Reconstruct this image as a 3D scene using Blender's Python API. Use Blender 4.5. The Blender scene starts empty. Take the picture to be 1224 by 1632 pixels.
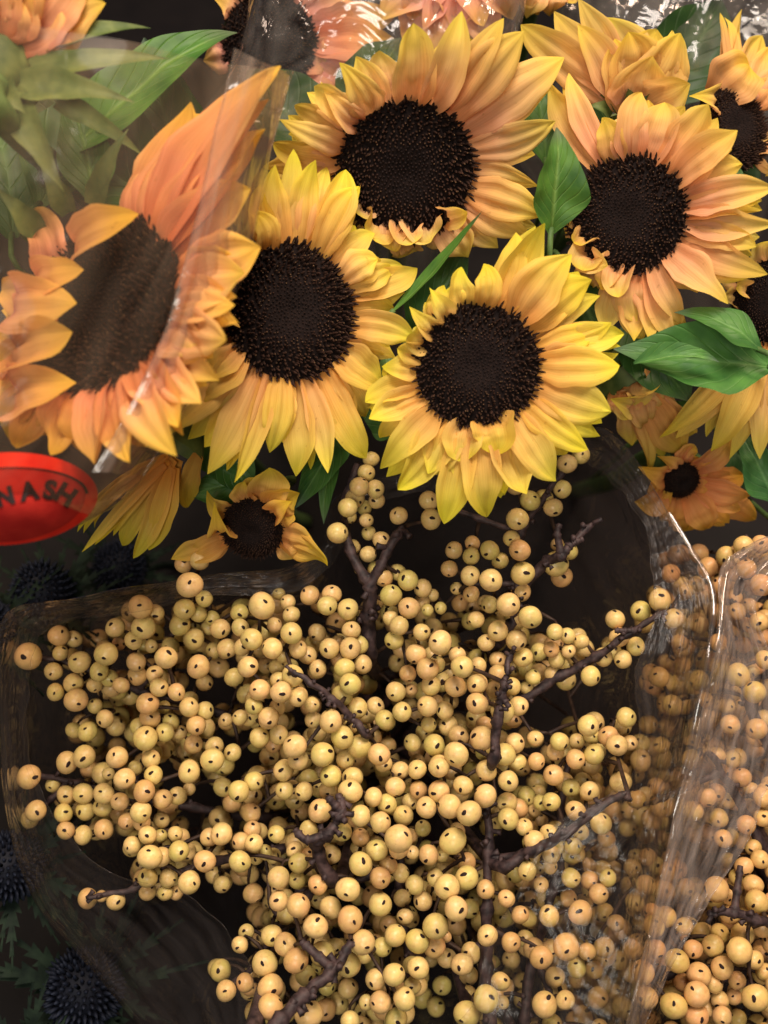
import bpy, math, random
import numpy as np
from mathutils import Vector, noise

random.seed(7)
rng = np.random.default_rng(7)
SC = bpy.context.scene
COL = SC.collection

# ------------------------------------------------------------------ camera
TH = math.radians(30.0)                      # camera looks 60 degrees down
CAM_Z = 0.60
RIGHT = np.array((1.0, 0.0, 0.0))
FWD = np.array((0.0, math.sin(TH), -math.cos(TH)))
UPV = np.array((0.0, math.cos(TH), math.sin(TH)))
CAM = np.array((0.0, 0.0, CAM_Z))
FPX = 816.0 / math.tan(math.radians(25.0))   # focal length in photo pixels
cam_data = bpy.data.cameras.new("camera")
cam = bpy.data.objects.new("camera", cam_data)
COL.objects.link(cam)
cam.location = CAM
cam.rotation_euler = (TH, 0, 0)
cam_data.sensor_width = 36.0
cam_data.lens = 18.0 / math.tan(math.radians(25.0))
cam_data.clip_start = 0.01
cam_data.clip_end = 50
cam_data.dof.use_dof = True
cam_data.dof.focus_distance = 0.405
cam_data.dof.aperture_fstop = 8.0
SC.camera = cam

# ------------------------------------------------------------------ light
world = bpy.data.worlds.new("World")
SC.world = world
world.use_nodes = True
bg = world.node_tree.nodes["Background"]
bg.inputs[0].default_value = (0.90, 0.80, 1.0, 1)
bg.inputs[1].default_value = 0.06

def lamp(name, loc, target, size, power, color):
    l = bpy.data.lights.new(name, 'AREA')
    l.shape = 'DISK'
    l.size = size
    l.energy = power
    l.color = color
    o = bpy.data.objects.new(name, l)
    COL.objects.link(o)
    o.location = loc
    d = Vector(target) - Vector(loc)
    o.rotation_euler = d.to_track_quat('-Z', 'Y').to_euler()
    return o
lamp("shop_lamp", (0.06, 0.40, 1.18), (0.0, 0.2, 0.2), 0.42, 10.0, (1.0, 0.88, 0.74))
lamp("shop_lamp", (-0.12, -0.45, 1.15), (0.0, 0.15, 0.2), 0.36, 4.6, (1.0, 0.93, 0.78))
lamp("shop_lamp", (0.62, 0.75, 1.15), (0.05, 0.3, 0.2), 0.25, 7.5, (1.0, 0.72, 0.52))
lamp("shop_lamp", (-0.75, 0.55, 1.2), (-0.1, 0.3, 0.2), 0.25, 3.0, (1.0, 0.74, 0.55))

SC.view_settings.view_transform = 'Standard'
SC.view_settings.look = 'None'
SC.view_settings.exposure = 0.22
SC.view_settings.gamma = 1.0
SC.view_settings.use_curve_mapping = False
SC.render.engine = 'CYCLES'
SC.cycles.use_denoising = True
SC.cycles.max_bounces = 10
SC.cycles.diffuse_bounces = 2
SC.cycles.transparent_max_bounces = 24
SC.cycles.sample_clamp_indirect = 4.0
SC.cycles.caustics_reflective = False
SC.cycles.caustics_refractive = False

# ------------------------------------------------------------------ helpers
def P(px, py, d):
    """world point seen at photo pixel (px, py), d metres in front of the lens"""
    return CAM + d * (FWD + (px - 612.0) / FPX * RIGHT - (py - 816.0) / FPX * UPV)

def to_cam(p):
    q = np.asarray(p) - CAM
    d = float(q @ FWD)
    return 612 + FPX * float(q @ RIGHT) / d, 816 - FPX * float(q @ UPV) / d, d

def unit(v):
    v = np.asarray(v, float)
    n = np.linalg.norm(v)
    return v / n if n > 1e-12 else v

def cdir(x, y, z):
    """direction given as image right, image up, towards the camera"""
    return unit(x * RIGHT + y * UPV - z * FWD)

def mesh_obj(name, verts, faces, mat, parent=None, uv=None, smooth=True, mats=None, midx=None, attr=None):
    me = bpy.data.meshes.new(name)
    me.from_pydata([tuple(map(float, v)) for v in verts], [], [tuple(map(int, f)) for f in faces])
    if smooth:
        me.polygons.foreach_set("use_smooth", [True] * len(me.polygons))
    if uv is not None:
        ul = me.uv_layers.new(name="UVMap")
        li = np.empty(len(me.loops), np.int32)
        me.loops.foreach_get("vertex_index", li)
        ul.data.foreach_set("uv", np.asarray(uv, np.float32)[li].ravel())
    if attr is not None:
        a = me.attributes.new("tone", 'FLOAT', 'POINT')
        a.data.foreach_set("value", np.asarray(attr, np.float32))
    for m in (mats or [mat]):
        me.materials.append(m)
    if midx is not None:
        me.polygons.foreach_set("material_index", midx)
    o = bpy.data.objects.new(name, me)
    COL.objects.link(o)
    if parent is not None:
        set_parent(o, parent)
    return o

def set_parent(o, parent):
    o.parent = parent
    p, q = parent, Vector((0, 0, 0))
    while p is not None:
        q = q + p.location
        p = p.parent
    if o.data is not None and o.location.length == 0:
        o.location = -q            # meshes are written in world coordinates; parents are unrotated
        # only the first level needs the offset
        if parent.parent is not None:
            o.location = (0, 0, 0) if parent.type == 'MESH' else -q

def thing(name, loc, label, cat, group=None):
    o = bpy.data.objects.new(name, None)
    o.empty_display_size = 0.01
    COL.objects.link(o)
    o.location = tuple(map(float, loc))
    o["label"] = label
    o["category"] = cat
    if group:
        o["group"] = group
    return o

def grid_faces(nr, nc, wrap=False):
    f = []
    for i in range(nr - 1):
        for j in range(nc if wrap else nc - 1):
            k = (j + 1) % nc
            f.append((i * nc + j, i * nc + k, (i + 1) * nc + k, (i + 1) * nc + j))
    return f

def catmull(pts, n, closed=False):
    pts = np.asarray(pts, float)
    m = len(pts)
    out = []
    segs = m if closed else m - 1
    for q in np.linspace(0, segs, n, endpoint=not closed):
        i = min(int(q), segs - 1)
        t = q - i
        if closed:
            a, b, c, e = pts[(i - 1) % m], pts[i % m], pts[(i + 1) % m], pts[(i + 2) % m]
        else:
            a, b, c, e = pts[max(i - 1, 0)], pts[i], pts[min(i + 1, m - 1)], pts[min(i + 2, m - 1)]
        out.append(0.5 * ((2 * b) + (-a + c) * t + (2 * a - 5 * b + 4 * c - e) * t * t + (-a + 3 * b - 3 * c + e) * t ** 3))
    return np.array(out)

def tube(path, radii, seg=8, bump=0.0, cap=True):
    path = np.asarray(path, float)
    n = len(path)
    V, F = [], []
    ref = np.array((0.31, 0.77, 0.55))
    for i in range(n):
        T = unit(path[min(i + 1, n - 1)] - path[max(i - 1, 0)])
        a = unit(np.cross(T, ref))
        b = np.cross(T, a)
        for j in range(seg):
            an = 2 * math.pi * j / seg
            r = radii[i] * (1 + bump * (random.random() - .5))
            V.append(path[i] + r * (math.cos(an) * a + math.sin(an) * b))
    F = grid_faces(n, seg, True)
    if cap:
        F.append(tuple(range(seg))[::-1])
        F.append(tuple((n - 1) * seg + j for j in range(seg)))
    return V, F

class Join:
    def __init__(s):
        s.v, s.f, s.a = [], [], []
    def add(s, V, F, a=None):
        k = len(s.v)
        s.v.extend(V)
        s.f.extend(tuple(i + k for i in f) for f in F)
        s.a.extend(a if a is not None else [0.0] * len(V))

# ------------------------------------------------------------------ materials
def new_mat(name):
    m = bpy.data.materials.new(name)
    m.use_nodes = True
    nt = m.node_tree
    b = nt.nodes["Principled BSDF"]
    return m, nt, b

def N(nt, t, **kw):
    n = nt.nodes.new(t)
    for k, v in kw.items():
        setattr(n, k, v)
    return n

def ramp(nt, stops):
    r = N(nt, 'ShaderNodeValToRGB')
    e = r.color_ramp.elements
    while len(e) > 2:
        e.remove(e[-1])
    for i, (p, c) in enumerate(stops):
        x = e[i] if i < 2 else e.new(p)
        x.position = p
        x.color = (*c, 1) if len(c) == 3 else c
    return r

def mixc(nt, a, b, fac=None, mode='MIX', f=0.5):
    m = N(nt, 'ShaderNodeMix', data_type='RGBA', blend_type=mode)
    m.inputs[0].default_value = f
    if fac is not None:
        nt.links.new(fac, m.inputs[0])
    for s, i in ((a, 6), (b, 7)):
        if isinstance(s, tuple):
            m.inputs[i].default_value = (*s, 1)
        else:
            nt.links.new(s, m.inputs[i])
    return m.outputs[2]

def math_n(nt, op, a, b=None):
    m = N(nt, 'ShaderNodeMath', operation=op)
    for i, s in enumerate((a, b)):
        if s is None:
            continue
        if isinstance(s, (int, float)):
            m.inputs[i].default_value = s
        else:
            nt.links.new(s, m.inputs[i])
    return m.outputs[0]

def petal_material():
    m, nt, b = new_mat("sunflower_petal")
    L = nt.links.new
    uv = N(nt, 'ShaderNodeUVMap')
    sep = N(nt, 'ShaderNodeSeparateXYZ')
    L(uv.outputs[0], sep.inputs[0])
    oi = N(nt, 'ShaderNodeObjectInfo')
    # veins running along the petal
    mp = N(nt, 'ShaderNodeMapping')
    mp.inputs[3].default_value = (34, 1.3, 1)
    L(uv.outputs[0], mp.inputs[0])
    off = N(nt, 'ShaderNodeCombineXYZ')
    L(math_n(nt, 'MULTIPLY', oi.outputs['Random'], 60.0), off.inputs[0])
    L(off.outputs[0], mp.inputs[1])
    nz = N(nt, 'ShaderNodeTexNoise')
    nz.inputs['Scale'].default_value = 1.0
    nz.inputs['Detail'].default_value = 5.0
    L(mp.outputs[0], nz.inputs['Vector'])
    blot = N(nt, 'ShaderNodeTexNoise')
    blot.inputs['Scale'].default_value = 55.0
    blot.inputs['Detail'].default_value = 4.0
    g = N(nt, 'ShaderNodeNewGeometry')
    L(g.outputs['Position'], blot.inputs['Vector'])
    pos = math_n(nt, 'ADD', sep.outputs[1], math_n(nt, 'MULTIPLY', math_n(nt, 'SUBTRACT', blot.outputs[0], 0.5), 0.5))
    r = ramp(nt, [(0.0, (0.80, 0.34, 0.11)), (0.3, (0.88, 0.51, 0.20)), (0.62, (0.90, 0.63, 0.18)), (1.0, (0.90, 0.74, 0.08))])
    L(pos, r.inputs[0])
    vr = ramp(nt, [(0.33, (0.80, 0.70, 0.55)), (0.58, (1, 1, 1))])
    L(nz.outputs[0], vr.inputs[0])
    c = mixc(nt, r.outputs[0], vr.outputs[0], mode='MULTIPLY', f=0.55)
    c = mixc(nt, c, oi.outputs['Color'], mode='MULTIPLY', f=1.0)
    # tiny brown flecks and bruised edges
    fl = N(nt, 'ShaderNodeTexNoise')
    fl.inputs['Scale'].default_value = 420.0
    L(g.outputs['Position'], fl.inputs['Vector'])
    fr = ramp(nt, [(0.70, (0, 0, 0)), (0.78, (1, 1, 1))])
    L(fl.outputs[0], fr.inputs[0])
    c = mixc(nt, c, (0.40, 0.17, 0.03), fac=math_n(nt, 'MULTIPLY', fr.outputs[0], 0.35))
    L(c, b.inputs['Base Color'])
    b.inputs['Roughness'].default_value = 0.75
    b.inputs['Specular IOR Level'].default_value = 0.16
    bp = N(nt, 'ShaderNodeBump')
    bp.inputs['Strength'].default_value = 0.35
    bp.inputs['Distance'].default_value = 0.0006
    L(nz.outputs[0], bp.inputs['Height'])
    L(bp.outputs[0], b.inputs['Normal'])
    tr = N(nt, 'ShaderNodeBsdfTranslucent')
    L(c, tr.inputs[0])
    mx = N(nt, 'ShaderNodeMixShader')
    mx.inputs[0].default_value = 0.46
    L(b.outputs[0], mx.inputs[1])
    L(tr.outputs[0], mx.inputs[2])
    L(mx.outputs[0], nt.nodes['Material Output'].inputs[0])
    return m

def leaf_material():
    m, nt, b = new_mat("sunflower_leaf")
    L = nt.links.new
    uv = N(nt, 'ShaderNodeUVMap')
    sep = N(nt, 'ShaderNodeSeparateXYZ')
    L(uv.outputs[0], sep.inputs[0])
    oi = N(nt, 'ShaderNodeObjectInfo')
    au = math_n(nt, 'ABSOLUTE', math_n(nt, 'SUBTRACT', sep.outputs[0], 0.5))
    # side veins: stripes of (v - |u|)
    ph = math_n(nt, 'SUBTRACT', sep.outputs[1], math_n(nt, 'MULTIPLY', au, 0.75))
    w = math_n(nt, 'ABSOLUTE', math_n(nt, 'SINE', math_n(nt, 'MULTIPLY', ph, 24.0)))
    vein = math_n(nt, 'POWER', math_n(nt, 'SUBTRACT', 1.0, w), 7.0)
    mid = math_n(nt, 'POWER', math_n(nt, 'MAXIMUM', math_n(nt, 'SUBTRACT', 1.0, math_n(nt, 'MULTIPLY', au, 16.0)), 0.0), 1.2)
    vv = math_n(nt, 'MINIMUM', math_n(nt, 'ADD', math_n(nt, 'MULTIPLY', vein, 0.55), mid), 1.0)
    nz = N(nt, 'ShaderNodeTexNoise')
    nz.inputs['Scale'].default_value = 90.0
    nz.inputs['Detail'].default_value = 6.0
    g = N(nt, 'ShaderNodeNewGeometry')
    L(g.outputs['Position'], nz.inputs['Vector'])
    r = ramp(nt, [(0.3, (0.030, 0.085, 0.020)), (0.7, (0.085, 0.18, 0.035))])
    L(nz.outputs[0], r.inputs[0])
    c = mixc(nt, r.outputs[0], (0.20, 0.30, 0.10), fac=math_n(nt, 'MULTIPLY', vv, 0.6))
    tip = math_n(nt, 'MULTIPLY', math_n(nt, 'MAXIMUM', math_n(nt, 'SUBTRACT', sep.outputs[1], 0.80), 0.0), 3.2)
    c = mixc(nt, c, (0.10, 0.09, 0.10), fac=tip)
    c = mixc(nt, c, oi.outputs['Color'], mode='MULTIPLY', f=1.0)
    L(c, b.inputs['Base Color'])
    b.inputs['Roughness'].default_value = 0.5
    b.inputs['Specular IOR Level'].default_value = 0.35
    bp = N(nt, 'ShaderNodeBump')
    bp.inputs['Strength'].default_value = 0.5
    bp.inputs['Distance'].default_value = 0.001
    L(math_n(nt, 'SUBTRACT', math_n(nt, 'MULTIPLY', nz.outputs[0], 0.5), vv), bp.inputs['Height'])
    L(bp.outputs[0], b.inputs['Normal'])
    tr = N(nt, 'ShaderNodeBsdfTranslucent')
    L(c, tr.inputs[0])
    mx = N(nt, 'ShaderNodeMixShader')
    mx.inputs[0].default_value = 0.2
    L(b.outputs[0], mx.inputs[1])
    L(tr.outputs[0], mx.inputs[2])
    L(mx.outputs[0], nt.nodes['Material Output'].inputs[0])
    return m

def tone_material(name, stops, rough=0.7, noise_scale=0, spec=0.3):
    m, nt, b = new_mat(name)
    L = nt.links.new
    a = N(nt, 'ShaderNodeAttribute', attribute_name="tone")
    r = ramp(nt, stops)
    v = a.outputs['Fac']
    if noise_scale:
        nz = N(nt, 'ShaderNodeTexNoise')
        nz.inputs['Scale'].default_value = noise_scale
        nz.inputs['Detail'].default_value = 4
        g = N(nt, 'ShaderNodeNewGeometry')
        L(g.outputs['Position'], nz.inputs['Vector'])
        v = math_n(nt, 'ADD', v, math_n(nt, 'MULTIPLY', math_n(nt, 'SUBTRACT', nz.outputs[0], 0.5), 0.6))
        bp = N(nt, 'ShaderNodeBump')
        bp.inputs['Strength'].default_value = 0.6
        bp.inputs['Distance'].default_value = 0.0008
        L(nz.outputs[0], bp.inputs['Height'])
        L(bp.outputs[0], b.inputs['Normal'])
    L(v, r.inputs[0])
    L(r.outputs[0], b.inputs['Base Color'])
    b.inputs['Roughness'].default_value = rough
    b.inputs['Specular IOR Level'].default_value = spec
    return m

def berry_material():
    m, nt, b = new_mat("winterberry_skin")
    L = nt.links.new
    oi = N(nt, 'ShaderNodeObjectInfo')
    tc = N(nt, 'ShaderNodeTexCoord')
    mp = N(nt, 'ShaderNodeVectorMath', operation='ADD')
    sc = N(nt, 'ShaderNodeVectorMath', operation='SCALE')
    cmb = N(nt, 'ShaderNodeCombineXYZ')
    for i in range(3):
        L(oi.outputs['Random'], cmb.inputs[i])
    L(cmb.outputs[0], sc.inputs[0])
    sc.inputs['Scale'].default_value = 37.0
    L(tc.outputs['Object'], mp.inputs[0])
    L(sc.outputs[0], mp.inputs[1])
    r = ramp(nt, [(0.0, (0.68, 0.57, 0.21)), (0.35, (0.78, 0.605, 0.265)), (0.75, (0.80, 0.58, 0.28)), (0.93, (0.78, 0.52, 0.25)), (1.0, (0.72, 0.45, 0.21))])
    L(oi.outputs['Random'], r.inputs[0])
    n1 = N(nt, 'ShaderNodeTexNoise')
    n1.inputs['Scale'].default_value = 0.9
    n1.inputs['Detail'].default_value = 3
    L(mp.outputs[0], n1.inputs['Vector'])
    r1 = ramp(nt, [(0.38, (0.90, 0.88, 0.62)), (0.62, (1.0, 0.86, 0.74))])
    L(n1.outputs[0], r1.inputs[0])
    c = mixc(nt, r.outputs[0], r1.outputs[0], mode='MULTIPLY', f=0.8)
    # brown scuffs and freckles
    n2 = N(nt, 'ShaderNodeTexNoise')
    n2.inputs['Scale'].default_value = 2.3
    n2.inputs['Detail'].default_value = 5
    n2.inputs['Roughness'].default_value = 0.6
    L(mp.outputs[0], n2.inputs['Vector'])
    r2 = ramp(nt, [(0.50, (0, 0, 0)), (0.74, (1, 1, 1))])
    L(n2.outputs[0], r2.inputs[0])
    c = mixc(nt, c, (0.36, 0.15, 0.055), fac=math_n(nt, 'MULTIPLY', r2.outputs[0], 0.38))
    n4 = N(nt, 'ShaderNodeTexNoise')
    n4.inputs['Scale'].default_value = 7.0
    n4.inputs['Detail'].default_value = 3
    L(mp.outputs[0], n4.inputs['Vector'])
    r4 = ramp(nt, [(0.69, (0, 0, 0)), (0.76, (1, 1, 1))])
    L(n4.outputs[0], r4.inputs[0])
    c = mixc(nt, c, (0.20, 0.08, 0.03), fac=math_n(nt, 'MULTIPLY', r4.outputs[0], 0.45))
    c = mixc(nt, c, oi.outputs['Color'], mode='MULTIPLY', f=1.0)
    L(c, b.inputs['Base Color'])
    b.inputs['Roughness'].default_value = 0.38
    b.inputs['Specular IOR Level'].default_value = 0.42
    n3 = N(nt, 'ShaderNodeTexNoise')
    n3.inputs['Scale'].default_value = 1.4
    L(mp.outputs[0], n3.inputs['Vector'])
    bp = N(nt, 'ShaderNodeBump')
    bp.inputs['Strength'].default_value = 0.25
    bp.inputs['Distance'].default_value = 0.0008
    L(n3.outputs[0], bp.inputs['Height'])
    L(bp.outputs[0], b.inputs['Normal'])
    return m

def film_material(name, milk=0.05, tint=(0.93, 0.91, 0.88), milk_col=(0.75, 0.70, 0.66), fu=12.0, fv=22.0, bump=0.0012, rough=0.11, gloss=0.055):
    """thin clear film: streaks run around the sleeve (u), fine creases across it (v)"""
    m, nt, b = new_mat(name)
    L = nt.links.new
    nt.nodes.remove(b)
    g = N(nt, 'ShaderNodeNewGeometry')
    uv = N(nt, 'ShaderNodeUVMap')
    mp = N(nt, 'ShaderNodeMapping')
    mp.inputs[3].default_value = (fu, fv, 1)
    L(uv.outputs[0], mp.inputs[0])
    nz = N(nt, 'ShaderNodeTexNoise')
    nz.inputs['Scale'].default_value = 1.0
    nz.inputs['Detail'].default_value = 3.0
    nz.inputs['Distortion'].default_value = 0.4
    L(mp.outputs[0], nz.inputs['Vector'])
    big = N(nt, 'ShaderNodeTexNoise')
    big.inputs['Scale'].default_value = 38.0
    big.inputs['Detail'].default_value = 2.0
    big.inputs['Distortion'].default_value = 1.2
    L(g.outputs['Position'], big.inputs['Vector'])
    rid = math_n(nt, 'ABSOLUTE', math_n(nt, 'SUBTRACT', big.outputs[0], 0.5))
    h = math_n(nt, 'ADD', math_n(nt, 'MULTIPLY', nz.outputs[0], 0.7), math_n(nt, 'MULTIPLY', rid, 3.0))
    bp = N(nt, 'ShaderNodeBump')
    bp.inputs['Strength'].default_value = 0.8
    bp.inputs['Distance'].default_value = bump
    L(h, bp.inputs['Height'])
    lw = N(nt, 'ShaderNodeLayerWeight')
    lw.inputs['Blend'].default_value = 0.5
    L(bp.outputs[0], lw.inputs['Normal'])
    fac = math_n(nt, 'ADD', math_n(nt, 'MULTIPLY', math_n(nt, 'POWER', lw.outputs['Facing'], 4.0), 0.7), gloss)
    fac = math_n(nt, 'MINIMUM', fac, 0.8)
    tr = N(nt, 'ShaderNodeBsdfTransparent')
    tr.inputs[0].default_value = (*tint, 1)
    df = N(nt, 'ShaderNodeBsdfDiffuse')
    df.inputs[0].default_value = (*milk_col, 1)
    tl = N(nt, 'ShaderNodeBsdfTranslucent')
    tl.inputs[0].default_value = (*milk_col, 1)
    ml = N(nt, 'ShaderNodeMixShader')
    ml.inputs[0].default_value = 0.5
    L(df.outputs[0], ml.inputs[1])
    L(tl.outputs[0], ml.inputs[2])
    m1 = N(nt, 'ShaderNodeMixShader')
    mr = ramp(nt, [(0.30, (milk * 0.15,) * 3), (0.78, (milk * 2.6,) * 3)])
    L(nz.outputs[0], mr.inputs[0])
    L(mr.outputs[0], m1.inputs[0])
    L(tr.outputs[0], m1.inputs[1])
    L(ml.outputs[0], m1.inputs[2])
    gl = N(nt, 'ShaderNodeBsdfGlossy')
    gl.inputs['Roughness'].default_value = rough
    gl.inputs[0].default_value = (0.95, 0.95, 1.0, 1)
    L(bp.outputs[0], gl.inputs['Normal'])
    m2 = N(nt, 'ShaderNodeMixShader')
    L(fac, m2.inputs[0])
    L(m1.outputs[0], m2.inputs[1])
    L(gl.outputs[0], m2.inputs[2])
    L(m2.outputs[0], nt.nodes['Material Output'].inputs[0])
    return m

def plain(name, col, rough=0.6, spec=0.3, noise_scale=0, col2=None):
    m, nt, b = new_mat(name)
    if noise_scale:
        nz = N(nt, 'ShaderNodeTexNoise')
        nz.inputs['Scale'].default_value = noise_scale
        nz.inputs['Detail'].default_value = 6
        g = N(nt, 'ShaderNodeNewGeometry')
        nt.links.new(g.outputs['Position'], nz.inputs['Vector'])
        r = ramp(nt, [(0.35, col), (0.68, col2 or col)])
        nt.links.new(nz.outputs[0], r.inputs[0])
        nt.links.new(r.outputs[0], b.inputs['Base Color'])
        bp = N(nt, 'ShaderNodeBump')
        bp.inputs['Strength'].default_value = 0.5
        bp.inputs['Distance'].default_value = 0.0006
        nt.links.new(nz.outputs[0], bp.inputs['Height'])
        nt.links.new(bp.outputs[0], b.inputs['Normal'])
    else:
        b.inputs['Base Color'].default_value = (*col, 1)
    b.inputs['Roughness'].default_value = rough
    b.inputs['Specular IOR Level'].default_value = spec
    return m

M_PETAL = petal_material()
M_LEAF = leaf_material()
M_DISC = plain("disc_base", (0.006, 0.004, 0.004), 0.9, 0.1, 900, (0.014, 0.008, 0.007))
M_FLORET = tone_material("disc_florets", [(0.0, (0.006, 0.0035, 0.0035)), (0.6, (0.032, 0.014, 0.009)), (0.85, (0.045, 0.020, 0.012)), (1.0, (0.20, 0.12, 0.06))], 0.75, 0, 0.2)
M_STEM = plain("green_stem", (0.05, 0.10, 0.025), 0.6, 0.3, 200, (0.10, 0.17, 0.05))
M_BRACT = plain("green_bract", (0.045, 0.075, 0.016), 0.6, 0.3, 150, (0.12, 0.15, 0.04))
M_BERRY = berry_material()
M_DOT = plain("berry_calyx", (0.018, 0.008, 0.008), 0.7, 0.2)
M_BARK = plain("dark_bark", (0.014, 0.008, 0.010), 0.6, 0.35, 350, (0.075, 0.045, 0.045))
M_PEDICEL = plain("berry_stalk", (0.022, 0.012, 0.011), 0.6, 0.3, 300, (0.07, 0.04, 0.025))
M_FILM = film_material("clear_cellophane", 0.018, milk_col=(0.70, 0.62, 0.62), gloss=0.006, bump=0.0011, fu=26.0, fv=14.0)
M_FILM2 = film_material("clear_cellophane_crinkled", 0.17, milk_col=(0.70, 0.60, 0.56), bump=0.0014, gloss=0.03, fu=26.0, fv=14.0)
M_FILM3 = film_material("clear_cellophane_smooth", 0.055, tint=(0.94, 0.88, 0.80), milk_col=(0.72, 0.56, 0.42), fu=30.0, fv=4.0, bump=0.0005, gloss=0.004, rough=0.15)
M_WALL = film_material("clear_cellophane_wall", 0.018, milk_col=(0.62, 0.50, 0.52), tint=(0.80, 0.76, 0.74), bump=0.0022, fu=20.0, fv=20.0, gloss=0.03)
M_FILM4 = film_material("clear_cellophane_far", 0.06, bump=0.0012, fu=30.0, fv=10.0, gloss=0.03)
M_EDGE = film_material("cellophane_rolled_edge", 0.04, bump=0.0, rough=0.12, gloss=0.10)
M_STRIP = film_material("clear_cellophane_doubled", 0.17, milk_col=(0.72, 0.58, 0.48), bump=0.0007, gloss=0.03, fu=6.0, fv=2.5)
M_RED = plain("red_sticker_paper", (0.62, 0.02, 0.012), 0.85, 0.1, 160, (0.72, 0.035, 0.016))
M_RED2 = plain("dark_red_ink", (0.30, 0.012, 0.010), 0.85, 0.1, 160, (0.38, 0.02, 0.014))
M_INK = plain("black_ink", (0.02, 0.008, 0.008), 0.6, 0.2)
M_GROUND = plain("dark_counter", (0.004, 0.003, 0.0035), 0.7, 0.2, 40, (0.008, 0.006, 0.006))
M_THISTLE = tone_material("sea_holly_blue", [(0.0, (0.003, 0.004, 0.010)), (0.5, (0.005, 0.008, 0.020)), (1.0, (0.011, 0.017, 0.038))], 0.7)  # dark blue of its own, lowered further to put shade into the colour
M_SPINY = plain("sea_holly_bract", (0.007, 0.013, 0.010), 0.75, 0.15, 160, (0.018, 0.032, 0.020))  # green lowered likewise, with the shade painted in

# ------------------------------------------------------------------ setting
def ground():
    V, F = [], []
    n = 24
    for i in range(n):
        for j in range(n):
            V.append((-1.6 + 3.2 * j / (n - 1), -1.2 + 3.2 * i / (n - 1), 0.0))
    o = mesh_obj("counter_top", V, grid_faces(n, n), M_GROUND)
    o["kind"] = "structure"
ground()

# ------------------------------------------------------------------ sunflowers
def blade(base, tip, width, nrm, arch=0.006, cup=0.25, groove=0.10, twist=0.0, bend=0.0, curl=0.0,
          ripple=0.05, wmax=0.5, w0=0.42, tipp=2.0, tipq=0.85, nu=11, nt=20, notch=0.0, seed=0, foldy=0.0):
    """a petal or leaf surface from base to tip; returns verts, faces, uv"""
    r = random.Random(seed)
    base, tip = np.asarray(base), np.asarray(tip)
    L = np.linalg.norm(tip - base)
    D = unit(tip - base)
    nrm = unit(nrm - D * (nrm @ D))
    S0 = np.cross(D, nrm)
    p1 = base + D * L * 0.33 + nrm * arch * 1.1 + S0 * bend * 0.6
    p2 = base + D * L * 0.70 + nrm * arch * 1.1 + S0 * bend
    ph = [r.uniform(0, 6.28) for _ in range(4)]
    gph = r.uniform(-0.5, 0.5)
    asym = r.uniform(-0.10, 0.10)
    V, UV = [], []
    for i in range(nt):
        t = i / (nt - 1)
        a, b, c, e = (1 - t) ** 3, 3 * t * (1 - t) ** 2, 3 * t * t * (1 - t), t ** 3
        p = a * base + b * p1 + c * p2 + e * tip
        T = unit(3 * ((1 - t) ** 2 * (p1 - base) + 2 * t * (1 - t) * (p2 - p1) + t * t * (tip - p2)))
        if t > 0.62:
            p = p + nrm * curl * ((t - 0.62) / 0.38) ** 2
        S = unit(np.cross(T, nrm))
        M = np.cross(S, T)
        an = twist * (t ** 1.3)
        S, M = S * math.cos(an) + M * math.sin(an), M * math.cos(an) - S * math.sin(an)
        if t < wmax:
            w = w0 + (1 - w0) * math.sin(math.pi / 2 * t / wmax) ** 1.2
        else:
            s = (t - wmax) / (1 - wmax)
            w = max(0.0, 1 - s ** tipp) ** tipq
        w = max(w, 0.02)
        hw = 0.5 * width * w * (1 + 0.05 * math.sin(9 * t + ph[0]))
        eL = 1 + 0.16 * noise.noise(Vector((seed * 1.37, t * 5, 0)))
        eR = 1 + 0.16 * noise.noise(Vector((seed * 1.37, t * 5, 9)))
        for j in range(nu):
            u = -1 + 2 * j / (nu - 1)
            h = cup * (u * u - 0.35)
            g = math.sin(math.pi * t) ** 0.6 if 0 < t < 1 else 0
            h += groove * g * math.cos(2.5 * math.pi * (u + 0.25 * gph))
            h += ripple * abs(u) ** 2.5 * math.sin(7 * t + ph[1] + (2.1 if u > 0 else 0)) * t
            h += foldy * abs(u)
            q = p + S * hw * (u * (eL if u < 0 else eR) + asym * (1 - u * u)) + M * hw * (h + 0.12 * noise.noise(Vector((seed * 2.1, u * 1.6, t * 6))))
            if notch and t > 0.8:
                q = q - T * notch * L * (t - 0.8) / 0.2 * max(0, 1 - abs(u - 0.15) * 2.2)
            V.append(q)
            UV.append((0.5 + 0.5 * u, t))
    return V, grid_faces(nt, nu), UV

def on_plane(px, py, c, n):
    ray = unit(P(px, py, 1.0) - CAM)
    den = ray @ n
    if abs(den) < 0.2:
        den = -0.2
    s = ((c - CAM) @ n) / den
    return CAM + ray * s

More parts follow.
